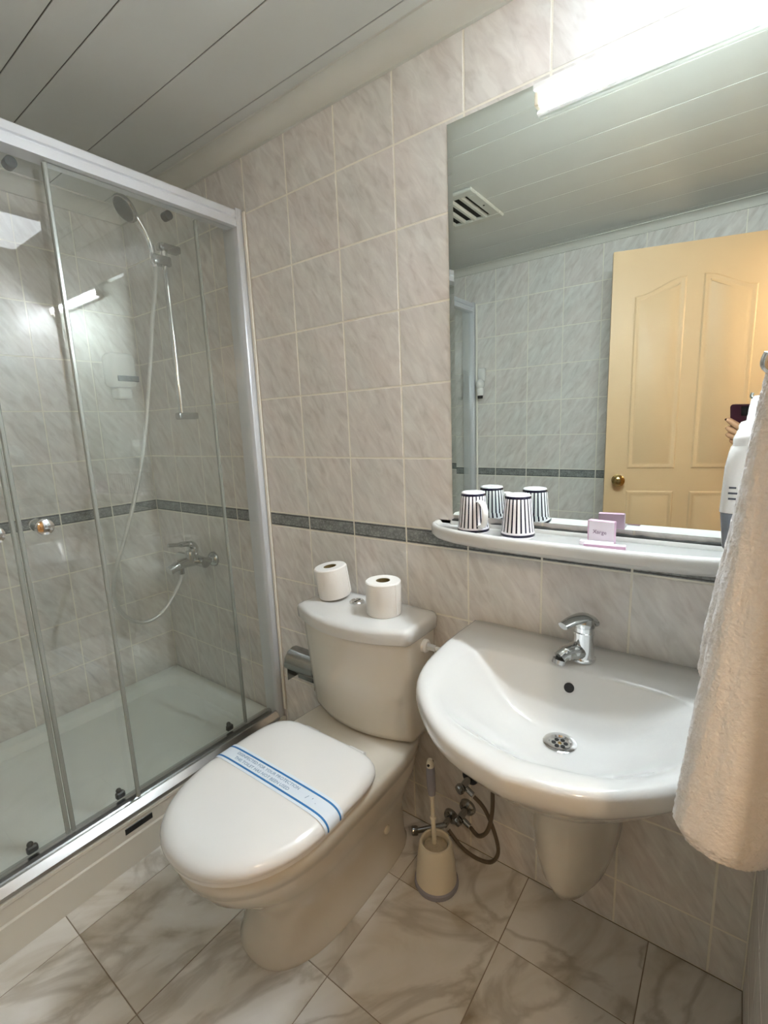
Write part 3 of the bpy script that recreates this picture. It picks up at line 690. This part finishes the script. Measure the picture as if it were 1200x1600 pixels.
# toilet rolls on the tank
def roll(label, loc, tilt):
    r = thing('toilet_roll', label, 'toilet roll', loc, 'spare toilet rolls on the tank'); r.rotation_euler = tilt
    def ch(nm, mb, mat):
        me = mb.mesh(nm, (0, 0, 0), 40); me.materials.append(MATS[mat]); o = bpy.data.objects.new(nm, me); COL.objects.link(o); o.parent = r; return o
    R_, H_, r_ = 0.0505, 0.096, 0.0205
    ch('paper', MB().lathe([(r_, 0.0), (R_-0.002, 0.0), (R_, 0.003), (R_, H_-0.003), (R_-0.003, H_), (r_, H_), (r_, 0.0)], seg=44, cap0=False, cap1=False), 'paper_white')
    ch('core', MB().lathe([(r_-0.0002, 0.001), (r_-0.0002, H_-0.001), (r_-0.0016, H_-0.001), (r_-0.0016, 0.001), (r_-0.0002, 0.001)], seg=32, cap0=False, cap1=False), 'cardboard')
    ch('loose_edge', MB().box(-0.0006, 0.0006, -0.004, 0.0, 0.004, H_-0.004).__class__().box(R_-0.0012, R_+0.0006, -0.010, 0.010, 0.004, H_-0.004, 0.0004), 'paper_white')
    return r
roll('white toilet roll leaning slightly, left of the flush button', (-0.222, -0.082, 0.7545), (math.radians(1), math.radians(-7), 0.6))
roll('white toilet roll standing upright, right of the flush button', (-0.014, -0.104, 0.7475), (0, 0, 0))

# chrome paper holder on the wall between shower and tank
ph = thing('paper_holder', 'chrome toilet paper holder on the wall behind the toilet tank', 'paper holder', (-0.49, 0, 0.33))
hx0, hx1 = -0.515, -0.375
cv = [( -0.001, 0.475), (-0.020, 0.478), (-0.045, 0.470), (-0.062, 0.450), (-0.068, 0.42), (-0.066, 0.415), (-0.058, 0.448), (-0.043, 0.464), (-0.020, 0.471), (-0.001, 0.468)]
obj('cover', MB().prism(cv, hx0, hx1, lambda u, v, d: (d, u, v)), 'chrome_dark', ph, sharp=40)
obj('back_plate', MB().box(hx0, hx1, -0.004, -0.0005, 0.345, 0.467, 0.001), 'chrome_dark', ph)
obj('roll_bar', MB().cyl((hx0+0.004, -0.04, 0.40), (hx1-0.004, -0.04, 0.40), 0.006, 14).box(hx0, hx0+0.004, -0.055, -0.003, 0.36, 0.445, 0.001).box(hx1-0.004, hx1, -0.055, -0.003, 0.36, 0.445, 0.001), 'chrome_dark', ph)

# ------------------------------------------------------------------ washbasin, half pedestal, tap
BX = 0.517
sink = thing('washbasin', 'white ceramic washbasin with a rounded front on a half pedestal below the mirror', 'washbasin', (BX, -0.001, 0.14))
def outline(half, z, s=1.0, c=(0, -0.2), n=72, dz=None):
    pts = [Vector((x, y, 0)) for x, y in half]
    cr = catmull(pts, 8)
    full = [Vector((q.x, q.y, 0)) for q in cr] + [Vector((-q.x, q.y, 0)) for q in reversed(cr[1:-1])]
    rs = resample(full, n)
    return [(BX + c[0]+(q.x-c[0])*s, min(c[1]+(q.y-c[1])*s, -0.002), z) for q in rs]
OUT = [(0, -0.002), (0.15, -0.002), (0.285, -0.002), (0.297, -0.02), (0.301, -0.10), (0.298, -0.19), (0.283, -0.30), (0.245, -0.384), (0.176, -0.457), (0.10, -0.505), (0, -0.527)]
INN = [(0, -0.128), (0.12, -0.130), (0.205, -0.135), (0.238, -0.155), (0.252, -0.205), (0.247, -0.285), (0.212, -0.375), (0.135, -0.445), (0, -0.480)]
MID = [(0, -0.165), (0.10, -0.167), (0.165, -0.175), (0.190, -0.195), (0.195, -0.235), (0.180, -0.300), (0.140, -0.365), (0.08, -0.405), (0, -0.418)]
LOW = [(0, -0.195), (0.06, -0.196), (0.105, -0.202), (0.120, -0.215), (0.120, -0.245), (0.105, -0.285), (0.08, -0.315), (0.04, -0.335), (0, -0.34)]
dc = (0, -0.235)
BOT = [(0, -0.205), (0.025, -0.207), (0.045, -0.214), (0.052, -0.222), (0.053, -0.236), (0.048, -0.250), (0.036, -0.260), (0.02, -0.265), (0, -0.266)]
def lerp_out(u, z):
    a = outline(INN, z, 1.0, dc); b = outline(BOT, z, 1.0, dc)
    return [tuple(p+(q-p)*u for p, q in zip(v0[:2], v1[:2]))+(z,) for v0, v1 in zip(a, b)]
def mixr(t, z):
    a = outline(OUT, z, 0.96); b = outline(INN, z, 1.0, dc)
    return [(p[0]+(q[0]-p[0])*t, p[1]+(q[1]-p[1])*t, z) for p, q in zip(a, b)]
rings = [outline(OUT, 0.56, 0.30), outline(OUT, 0.565, 0.42), outline(OUT, 0.60, 0.66), outline(OUT, 0.65, 0.83), outline(OUT, 0.684, 0.925), outline(OUT, 0.696, 0.962), outline(OUT, 0.708, 0.990), outline(OUT, 0.722, 1.0), outline(OUT, 0.734, 0.996), outline(OUT, 0.741, 0.982), outline(OUT, 0.744, 0.96),
         mixr(0.35, 0.7445), mixr(0.72, 0.7440)]
for k in range(2, 19):
    u = (k/18)**1.4
    rings.append(lerp_out(u, 0.7432-0.1212*(1-(1-u**1.25)**2.2)))
obj('basin', MB().loft(rings), 'porcelain', sink, sharp=60)
def ped(z, wd, yf):
    out = [(BX-0.006+wd, -0.002, z)]
    n = 20
    out = [(BX-0.006+wd*math.cos(PI*k/n), -0.002+(yf+0.002)*math.sin(PI*k/n)**0.85, z) for k in range(n+1)]
    return out
obj('half_pedestal', MB().loft([ped(0.145, 0.022, -0.10), ped(0.150, 0.040, -0.135), ped(0.165, 0.060, -0.158), ped(0.20, 0.080, -0.175), ped(0.26, 0.095, -0.190), ped(0.35, 0.104, -0.203), ped(0.48, 0.110, -0.222), ped(0.56, 0.114, -0.240), ped(0.60, 0.116, -0.25)]), 'porcelain_cream', sink, sharp=50)
dr = obj('drain', MB().lathe([(0.033, 0.0), (0.033, 0.0025), (0.030, 0.0042), (0.022, 0.0040), (0.0195, 0.001), (0, 0.001)], (BX+0.004, -0.235, 0.6222), seg=36), 'chrome', sink)
for k in range(6):
    a = k*PI/3+0.3
    obj('drain_hole', MB().lathe([(0.0045, 0.001), (0.0045, 0.0017)], (BX+0.004+0.0115*math.cos(a), -0.235+0.0115*math.sin(a), 0.6222), seg=14), 'black_plastic', dr)
obj('drain_screw', MB().lathe([(0.004, 0.001), (0.003, 0.0025)], (BX+0.004, -0.235, 0.6222), seg=14), 'brass', dr)
on_ = Vector((0, -0.925, 0.38)).normalized()
obj('overflow_hole', MB().lathe([(0.0105, -0.003), (0.0105, 0.0022)], (BX-0.004, -0.1476, 0.700), on_, 22), 'black_plastic', sink)
tap = thing('basin_tap', 'chrome single lever tap at the back of the washbasin', 'tap', (BX+0.008, -0.085, 0.744))
tx, ty, tz = BX+0.008, -0.088, 0.7445
obj('base_ring', MB().lathe([(0.026, 0), (0.026, 0.005), (0.023, 0.008)], (tx, ty, tz), seg=32), 'chrome', tap)
obj('body', MB().lathe([(0.023, 0.008), (0.0225, 0.03), (0.021, 0.06), (0.021, 0.062)], (tx, ty, tz), seg=32), 'chrome', tap)
spd = Vector((-0.55, -0.83, 0)).normalized()
sp0 = Vector((tx, ty, tz))
path = catmull([sp0+Vector((0, 0, 0.020)), sp0+spd*0.028+Vector((0, 0, 0.024)), sp0+spd*0.050+Vector((0, 0, 0.023)), sp0+spd*0.064+Vector((0, 0, 0.016))], 6)
obj('spout', MB().tube(path, [0.020]*7+[0.0175]*6+[0.0155]*6, 18), 'chrome_mid', tap)
obj('aerator', MB().lathe([(0.0145, 0), (0.0145, 0.010)], sp0+spd*0.067+Vector((0, 0, 0.004)), (-spd*0.3+Vector((0, 0, 1))).normalized(), 20), 'alu', tap)
obj('collar', MB().lathe([(0.0225, 0.062), (0.0225, 0.066), (0.0205, 0.068), (0.0205, 0.078)], (tx, ty, tz), seg=32), 'chrome', tap)
lp = catmull([sp0-spd*0.020+Vector((0, 0, 0.088)), sp0+Vector((0, 0, 0.097)), sp0+spd*0.030+Vector((0, 0, 0.096)), sp0+spd*0.058+Vector((0, 0, 0.088))], 6)
sd_ = spd.cross(Vector((0, 0, 1)))
def lever_ring(p, wd, h): return [p + sd_*(wd*math.cos(2*PI*k/18)) + Vector((0, 0, h*math.sin(2*PI*k/18))) for k in range(18)]
obj('lever', MB().lathe([(0.0225, 0.078), (0.0235, 0.086), (0.021, 0.098), (0.012, 0.104), (0.0, 0.105)], (tx, ty, tz), seg=32)
    .loft([lever_ring(q, 0.0235-0.010*i/len(lp), 0.012-0.006*i/len(lp)) for i, q in enumerate(lp)]), 'chrome_mid', tap)

# angle valves and hoses under the basin
def angle_valve(label, x, z, flange_mat, handle_dir):
    v = thing('angle_valve', label, 'valve', (x, 0, z), 'angle valves under the washbasin')
    obj('rosette', MB().lathe([(0.026, 0.0005), (0.024, 0.008), (0.014, 0.014)], (x, 0, z), (0, -1, 0), 24), flange_mat, v)
    obj('body', MB().cyl((x, -0.013, z), (x, -0.055, z), 0.010, 16).cyl((x, -0.045, z-0.004), (x+0.03, -0.048, z-0.016), 0.008, 14), 'chrome_dark', v)
    obj('handle', MB().lathe([(0.013, 0), (0.015, 0.006), (0.013, 0.016)], (x, -0.056, z), (handle_dir[0], handle_dir[1], handle_dir[2]), 10), 'chrome_dark', v)
    return v
angle_valve('dark angle valve with a blue-black rosette, upper of the two under the washbasin', 0.203, 0.245, 'dark_blue', (-0.4, -0.9, -0.2))
angle_valve('dark angle valve, lower of the two under the washbasin', 0.192, 0.135, 'chrome_dark', (-0.3, -0.9, -0.3))
hs = obj('supply_hose', MB().tube(catmull([(0.236, -0.049, 0.226), (0.270, -0.052, 0.205), (0.300, -0.055, 0.15), (0.312, -0.055, 0.09), (0.290, -0.055, 0.045), (0.245, -0.055, 0.032), (0.195, -0.052, 0.040), (0.150, -0.046, 0.068)], 7), 0.0055, 10), 'steel_hose_dull', base=(0.25, -0.05, 0.03))
tag(hs, 'braided supply hose looping down from the upper angle valve', 'hose')
hs2 = obj('supply_hose', MB().tube(catmull([(0.225, -0.049, 0.118), (0.258, -0.066, 0.122), (0.288, -0.072, 0.16), (0.302, -0.072, 0.23), (0.305, -0.07, 0.33), (0.33, -0.06, 0.45), (0.36, -0.08, 0.55)], 7), 0.0058, 10), 'steel_hose_dull', base=(0.25, -0.05, 0.11))
tag(hs2, 'braided supply hose rising from the lower angle valve to the washbasin', 'hose')
tv = thing('angle_valve', 'small chrome angle valve near the floor beside the toilet base', 'valve', (0.085, -0.07, 0.07), 'angle valves under the washbasin')
obj('rosette', MB().lathe([(0.024, 0.0005), (0.022, 0.008), (0.012, 0.013)], (0.135, 0, 0.075), (0, -1, 0), 22), 'chrome_dark', tv)
obj('body', MB().cyl((0.135, -0.012, 0.075), (0.135, -0.045, 0.075), 0.009, 14).cyl((0.138, -0.040, 0.075), (0.075, -0.105, 0.072), 0.008, 14), 'chrome_dark', tv)
obj('handle', MB().lathe([(0.012, 0), (0.014, 0.005), (0.014, 0.016), (0.011, 0.019)], (0.077, -0.103, 0.072), (-0.8, -0.6, 0), 12), 'chrome_dark', tv)

# toilet brush
tb = thing('toilet_brush', 'cream plastic toilet brush standing in its holder with a grey base ring', 'toilet brush', (0.172, -0.158, 0))
bx, by = 0.172, -0.158
obj('base_ring', MB().lathe([(0.060, 0.0), (0.062, 0.004), (0.061, 0.014), (0.056, 0.018)], (bx, by, 0), seg=40), 'brush_grey', tb)
obj('holder', MB().lathe([(0.057, 0.016), (0.0565, 0.03), (0.052, 0.08), (0.047, 0.122), (0.043, 0.134), (0.039, 0.136), (0.036, 0.133), (0.036, 0.085), (0.0, 0.085)], (bx, by, 0), seg=40, cap1=False), 'plastic_ivory', tb)
hx_, hy_ = bx-0.004, by+0.004
obj('brush_head', MB().lathe([(0.030, 0.087), (0.033, 0.10), (0.033, 0.118), (0.020, 0.124), (0.010, 0.126)], (bx, by, 0), seg=30), 'bristle', tb)
hd = obj('handle', MB().lathe([(0.0065, 0.124), (0.006, 0.20), (0.009, 0.202), (0.009, 0.206), (0.006, 0.21), (0.0055, 0.26), (0.008, 0.275), (0.011, 0.30), (0.0115, 0.345), (0.010, 0.372), (0.006, 0.383)], (bx, by, 0), (-0.03, 0.0, 1), 18), 'plastic_ivory', tb)
obj('grip', MB().lathe([(0.0098, 0.278), (0.0122, 0.30), (0.0126, 0.340), (0.0113, 0.362)], (bx, by, 0), (-0.03, 0.0, 1), 18), 'brush_grey', hd)
obj('hang_hole', MB().cyl((bx-0.0105, by-0.012, 0.371), (bx-0.0105, by+0.012, 0.371), 0.0035, 12), 'black_plastic', hd)

# ------------------------------------------------------------------ shelf with its things
shf = thing('ceramic_shelf', 'white bow-fronted ceramic shelf on the wall below the mirror', 'shelf', (0.487, 0, 0.95))
SHX0, SHX1 = 0.104, 0.864; SHC = (SHX0+SHX1)/2; SHW = (SHX1-SHX0)/2; SZ = 1.003
def shelf_ring(z, k, inset):
    pts = []; n = 44
    for i in range(n+1):
        t = PI*i/n; c, s_ = math.cos(t), math.sin(t)
        x = SHC + (SHW-inset)*math.copysign(abs(c)**0.72, c)
        y = -0.001 - max(0.127*k-inset, 0.01)*(abs(s_)**0.80)
        pts.append((x, y, z))
    return pts
rings = [shelf_ring(0.957, 0.62, 0.040), shelf_ring(0.963, 0.80, 0.022), shelf_ring(0.975, 0.95, 0.006), shelf_ring(0.985, 1.0, 0.0), shelf_ring(1.003, 1.0, 0.0), shelf_ring(1.009, 1.0, 0.003), shelf_ring(1.011, 1.0, 0.008), shelf_ring(1.009, 1.0, 0.014), shelf_ring(SZ, 1.0, 0.020)]
obj('shelf_body', MB().loft(rings), 'porcelain', shf, sharp=50)
obj('rear_lip', MB().box(SHX0+0.05, SHX1-0.05, -0.014, -0.006, SZ-0.001, SZ+0.011, 0.003, 2), 'porcelain', shf)
pts = []; random.seed(3)
sl = [(0.16+0.7*i/40) for i in range(41)]
mb = MB(); n = len(sl); vs = []
for x in sl:
    h = 1.0165+random.uniform(-0.0015, 0.0015)-0.002*math.sin(x*30)
    vs += [(x, -0.0135, 1.004), (x, -0.0125, h), (x, -0.001, h), (x, -0.001, 1.004)]
mb.loft([vs[4*i:4*i+4] for i in range(n)])
obj('sealant', mb, 'dark_rubber', shf, sharp=20, label='dark stained sealant line along the shelf back')
def mug(label, x, y, rz):
    mg = thing('striped_mug', label, 'mug', (x, y, SZ), 'striped mugs upside down on the shelf'); mg.rotation_euler = (0, 0, rz)
    def ch(nm, mb, mat):
        me = mb.mesh(nm, (0, 0, 0), 40); me.materials.append(MATS[mat]); o = bpy.data.objects.new(nm, me); COL.objects.link(o); o.parent = mg; return o
    ch('cup', MB().lathe([(0.036, 0.0), (0.0385, 0.0), (0.0395, 0.003), (0.039, 0.010), (0.0365, 0.03), (0.0325, 0.07), (0.0295, 0.098), (0.0275, 0.1005), (0.024, 0.1005), (0.022, 0.0985), (0.0, 0.0985)], seg=48), 'mug_stripes')
    hpth = catmull([(0.0375, 0, 0.020), (0.052, 0, 0.022), (0.062, 0, 0.040), (0.062, 0, 0.062), (0.050, 0, 0.078), (0.032, 0, 0.080)], 6)
    rg = []
    for i, p in enumerate(hpth):
        t = (hpth[min(i+1, len(hpth)-1)]-hpth[max(i-1, 0)]).normalized(); nn = Vector((t.z, 0, -t.x))
        rg.append([p + nn*(0.004*math.cos(2*PI*k/12)) + Vector((0, 0.0085*math.sin(2*PI*k/12), 0)) for k in range(12)])
    ch('handle', MB().loft(rg), 'plastic_white')
    return mg
mug('navy striped white mug upside down, handle to the right, nearer the shelf end', 0.246, -0.060, math.radians(-38))
mug('navy striped white mug upside down, nearer the soap boxes', 0.362, -0.062, math.radians(135))
sb = thing('soap_box', 'small white and lilac soap carton standing on edge on the shelf', 'soap box', (0.545, -0.055, SZ))
a = math.radians(-8)
def rbox(mb, c, hx, hy, z0, z1, rz, b=0.0006):
    bm = bmesh.new(); bmesh.ops.create_cube(bm, size=1)
    for q in bm.verts:
        p = Vector((q.co.x*2*hx, q.co.y*2*hy, 0)); p.rotate(Matrix.Rotation(rz, 3, 'Z')); q.co = Vector((c[0]+p.x, c[1]+p.y, z0+(q.co.z+0.5)*(z1-z0)))
    bmesh.ops.bevel(bm, geom=bm.edges[:], offset=b, segments=1, affect='EDGES')
    return mb.bm_add(bm)
obj('carton', rbox(MB(), (0.545, -0.052), 0.0270, 0.0085, SZ+0.001, SZ+0.051, a), 'box_lilac', sb, sharp=20)
me_front = rbox(MB(), (0.545-0.0088*math.sin(-a)*-1, -0.052-0.0087), 0.0262, 0.0003, SZ+0.002, SZ+0.050, a, 0.0001)
obj('front_print', me_front, 'box_white', sb, sharp=20)
mt_ = text_obj('lettering', 'Xarge', 0.012, 'print_lilac', Matrix.Rotation(a, 4, 'Z') @ Matrix.Rotation(PI/2, 4, 'X'), sb)
mt_.materials.append(MATS['print_lilac']); o = bpy.data.objects.new('lettering', mt_); COL.objects.link(o); o.parent = sb
o.location = Vector((0.545-0.002, -0.0616, SZ+0.027)) - wpos(sb)
fl1 = thing('flat_carton', 'slim pale carton lying flat on the shelf, behind the pink-edged one', 'carton', (0.535, -0.078, SZ), 'slim cartons on the shelf')
obj('carton', rbox(MB(), (0.540, -0.0745), 0.0330, 0.0065, SZ+0.001, SZ+0.0095, math.radians(3)), 'box_white', fl1, sharp=20)
fl2 = thing('flat_carton', 'slim pink-edged carton lying flat at the front of the shelf', 'carton', (0.560, -0.094, SZ), 'slim cartons on the shelf')
obj('carton', rbox(MB(), (0.560, -0.092), 0.0400, 0.0075, SZ+0.001, SZ+0.0090, math.radians(6)), 'box_pink', fl2, sharp=20)
obj('top_print', rbox(MB(), (0.560, -0.092), 0.0395, 0.0072, SZ+0.0089, SZ+0.0094, math.radians(6), 0.0001), 'box_white', fl2, sharp=20)

# ------------------------------------------------------------------ right wall: soap dispenser, hook, towel
dsp = thing('soap_dispenser', 'white wall soap dispenser with a grey see-through tank behind the towel', 'dispenser', (XR, -0.345, 1.06))
def rrx(z, x0, y0, y1, r): return rr(x0, XR-0.001, y0, y1, r, z)
obj('back_shell', MB().loft([rrx(1.216, 0.766, -0.395, -0.285, 0.016), rrx(1.240, 0.765, -0.396, -0.284, 0.018), rrx(1.247, 0.769, -0.392, -0.288, 0.018), rrx(1.250, 0.778, -0.38, -0.30, 0.016)]), 'plastic_white', dsp, sharp=50)
obj('cover', MB().loft([rrx(1.147, 0.757, -0.402, -0.278, 0.014), rrx(1.205, 0.759, -0.402, -0.278, 0.014), rrx(1.224, 0.762, -0.400, -0.280, 0.016), rrx(1.234, 0.768, -0.394, -0.286, 0.016), rrx(1.238, 0.780, -0.384, -0.296, 0.014)]), 'plastic_white', dsp, sharp=50)
obj('tank', MB().loft([rrx(1.078, 0.785, -0.385, -0.295, 0.012), rrx(1.084, 0.774, -0.393, -0.287, 0.014), rrx(1.100, 0.763, -0.399, -0.281, 0.014), rrx(1.146, 0.758, -0.401, -0.279, 0.014)]), 'dispenser_grey', dsp, sharp=50)
for z, x0, x1 in ((1.180, 0.7665, 0.774), (1.173, 0.766, 0.785), (1.166, 0.7665, 0.776)):
    obj('print_mark', MB().box(x0-0.001, x1-0.001, -0.4029, -0.4005, z-0.0011, z+0.0011), 'print_grey', dsp)
hk = thing('towel_hook', 'small chrome hook on the right wall holding the towel', 'hook', (XR, -0.60, 1.31))
obj('plate', MB().lathe([(0.018, 0.0005), (0.018, 0.005), (0.008, 0.009)], (XR, -0.60, 1.312), (-1, 0, 0), 22), 'chrome', hk)
obj('arm', MB().tube(catmull([(XR-0.006, -0.60, 1.312), (XR-0.035, -0.60, 1.308), (XR-0.062, -0.60, 1.302), (XR-0.079, -0.603, 1.311), (XR-0.078, -0.606, 1.322)], 6), 0.0045, 12), 'chrome', hk)
tw = thing('bath_towel', 'white terry towel hanging in folds from the hook beside the washbasin', 'towel', (0.81, -0.58, 0.80))
def towel_ring(z, xl, xr, yn, yf, wob, ph, n=120):
    """closed outline: xl..xr across, yn nearest to the camera, yf farthest"""
    cx, cy = (xl+xr)/2, (yn+yf)/2; a, b = (xr-xl)/2, (yf-yn)/2; out = []
    for k in range(n):
        t = 2*PI*k/n; c, s_ = math.cos(t), math.sin(t)
        rad = 1+wob*math.sin(5*t+ph)*0.5+wob*math.sin(9*t+1.3*ph)*0.28
        x = cx+a*math.copysign(abs(c)**0.85, c)*rad; y = cy+b*math.copysign(abs(s_)**0.85, s_)*rad
        out.append((min(x, XR-0.003), y, z))
    return out
def fuzz(rs, amp):
    rnd = random.Random(11)
    return [[(min(p[0]+rnd.uniform(-amp, amp), XR-0.002), p[1]+rnd.uniform(-amp, amp), p[2]+rnd.uniform(-amp, amp)) for p in r] for r in rs]
def interp(keys, n):
    out = []
    for i in range(n):
        t = i/(n-1)*(len(keys)-1); j = min(int(t), len(keys)-2); u = t-j
        u = u  # linear
        out.append([a+(b-a)*u for a, b in zip(keys[j], keys[j+1])])
    return out
#        z      xl     xr     yn      yf    wob
front = [(0.840, 0.776, 0.806, -0.622, -0.596, 0.02), (0.842, 0.765, 0.816, -0.632, -0.588, 0.03), (0.848, 0.754, 0.824, -0.640, -0.580, 0.04), (0.862, 0.7455, 0.832, -0.645, -0.572, 0.05), (0.93, 0.752, 0.850, -0.648, -0.562, 0.06), (1.02, 0.7605, 0.862, -0.645, -0.560, 0.05), (1.12, 0.770, 0.862, -0.640, -0.565, 0.05), (1.20, 0.777, 0.860, -0.635, -0.570, 0.05), (1.27, 0.783, 0.856, -0.625, -0.580, 0.04), (1.305, 0.787, 0.848, -0.615, -0.588, 0.03), (1.314, 0.795, 0.835, -0.608, -0.594, 0.02)]
ks = interp(front, 150)
obj('front_fold', MB().loft(fuzz([towel_ring(k[0], k[1], k[2], k[3], k[4], k[5], 1.2*k[0]*3) for k in ks], 0.0009)), 'towel', tw, sharp=80)
rear = [(0.965, 0.772, 0.850, -0.535, -0.505, 0.02), (0.970, 0.760, 0.858, -0.545, -0.495, 0.03), (0.985, 0.7545, 0.862, -0.550, -0.490, 0.05), (1.03, 0.757, 0.862, -0.552, -0.490, 0.06), (1.10, 0.765, 0.862, -0.552, -0.495, 0.05), (1.18, 0.775, 0.862, -0.555, -0.505, 0.04), (1.26, 0.783, 0.858, -0.565, -0.53, 0.04), (1.30, 0.788, 0.850, -0.578, -0.555, 0.03), (1.308, 0.797, 0.84, -0.585, -0.57, 0.02)]
ks = interp(rear, 90)
obj('rear_fold', MB().loft(fuzz([towel_ring(k[0], k[1], k[2], k[3], k[4], k[5], 0.7+1.2*k[0]*3) for k in ks], 0.0009)), 'towel', tw, sharp=80)

# small white fitting on the wall opposite the mirror (seen in the mirror only)
wf = thing('wall_fitting', 'small white wall fitting with a black tip beside the shower profile, seen in the mirror', 'wall fitting', (-0.560, YO, 1.44))
obj('mount', MB().box(-0.585, -0.540, YO+0.001, YO+0.03, 1.52, 1.60, 0.008, 2), 'plastic_white', wf)
obj('body', MB().sphere((-0.562, YO+0.045, 1.50), 0.034, 18, 12, (0.75, 0.9, 1.0)), 'plastic_white', wf)
obj('nozzle', MB().lathe([(0.020, 0), (0.022, 0.03), (0.020, 0.045)], (-0.562, YO+0.045, 1.432), (0, 0, 1), 18), 'plastic_white', wf)
obj('tip', MB().lathe([(0.016, 0), (0.017, 0.018)], (-0.562, YO+0.045, 1.414), (0, 0, 1), 18), 'black_plastic', wf)

# ------------------------------------------------------------------ the photographer's phone and hand (reflected in the mirror)
def cp(a, b, d): return CAM + RIGHT*a + UP*b + FWD*d
def cbox(a0, a1, b0, b1, d0, d1, bev):
    mb = MB().box(a0, a1, b0, b1, d0, d1, bev, 3); mb.v = [cp(q.x, q.y, q.z) for q in mb.v]; return mb
phone = thing('phone', 'dark plum phone held up to take the picture, seen in the mirror', 'phone', tuple(cp(-0.03, -0.06, -0.02)))
cr_ = MB().loft([rr(-0.067, 0.013, -0.134, 0.019, 0.012, -0.022), rr(-0.068, 0.014, -0.135, 0.020, 0.013, -0.020), rr(-0.068, 0.014, -0.135, 0.020, 0.013, -0.014), rr(-0.066, 0.012, -0.133, 0.018, 0.011, -0.012)])
cr_.v = [cp(q.x, q.y, q.z) for q in cr_.v]
obj('case', cr_, 'phone_case', phone, sharp=40)
obj('camera_bump', cbox(-0.022, 0.011, -0.022, 0.014, -0.012, -0.009, 0.001), 'lens_glass', phone, sharp=40)
obj('screen', cbox(-0.063, 0.009, -0.126, 0.011, -0.0228, -0.0221, 0.0002), 'lens_glass', phone, sharp=40)
hand = thing('person', 'hand with dark nails holding the phone, seen in the mirror', 'person', tuple(cp(0.02, -0.13, -0.01)))
hv = []; he = []; hr = []
def chain(pts, root=None):
    prev = root
    for (a, b, d, r) in pts:
        hv.append(cp(a, b, d)); hr.append(r); i = len(hv)-1
        if prev is not None: he.append((prev, i))
        prev = i
    return prev
w0 = chain([(0.060, -0.150, -0.008, 0.024)])
chain([(0.10, -0.23, -0.045, 0.026), (0.155, -0.33, -0.10, 0.032), (0.20, -0.43, -0.16, 0.037)], w0)
pm = chain([(0.036, -0.120, 0.002, 0.024), (0.022, -0.100, 0.003, 0.020)], w0)
chain([(0.000, -0.078, 0.001, 0.0095), (-0.030, -0.058, 0.000, 0.0085), (-0.054, -0.041, 0.003, 0.0075), (-0.072, -0.030, 0.002, 0.006)], pm)
chain([(-0.002, -0.096, 0.002, 0.0095), (-0.034, -0.083, 0.001, 0.0088), (-0.060, -0.071, 0.002, 0.0078), (-0.074, -0.066, -0.006, 0.006)], pm)
chain([(0.000, -0.112, 0.002, 0.0092), (-0.030, -0.104, 0.002, 0.0085), (-0.060, -0.097, 0.002, 0.0075), (-0.074, -0.092, -0.007, 0.006)], pm)
chain([(0.006, -0.128, 0.002, 0.0085), (-0.022, -0.126, 0.001, 0.0078), (-0.048, -0.122, -0.003, 0.007), (-0.066, -0.118, -0.010, 0.0055)], pm)
chain([(0.034, -0.100, -0.020, 0.012), (0.022, -0.075, -0.032, 0.010), (0.004, -0.055, -0.033, 0.009), (-0.012, -0.044, -0.032, 0.007)], w0)
me = bpy.data.meshes.new('hand'); hb = wpos(hand); me.from_pydata([q-hb for q in hv], he, []); me.update()
ho = bpy.data.objects.new('hand', me); COL.objects.link(ho); ho.parent = hand
md = ho.modifiers.new('skin', 'SKIN'); md.use_smooth_shade = True
for i, sv in enumerate(me.skin_vertices[0].data):
    sv.radius = (hr[i]*1.75, hr[i]*1.5); sv.use_root = (i == 0)
ho.modifiers.new('sub', 'SUBSURF').levels = 2; ho.modifiers['sub'].render_levels = 2
me.materials.append(MATS['skin'])
for (a, b, d) in ((-0.0655, -0.0335, 0.010), (-0.0685, -0.0685, 0.004), (-0.0685, -0.0945, 0.003)):
    mb = MB().sphere((0, 0, 0), 1, 12, 8); mb.v = [cp(a+q.x*0.006, b+q.y*0.0045, d+q.z*0.0025) for q in mb.v]
    obj('nail', mb, 'nail', hand)
mb = MB().tube(catmull([cp(0.118, -0.265, -0.062), cp(0.155, -0.33, -0.10), cp(0.21, -0.445, -0.165), cp(0.24, -0.50, -0.20)], 4), [0.042]*4+[0.046]*5+[0.050]*4, 20)
obj('sleeve', mb, 'sleeve', hand)
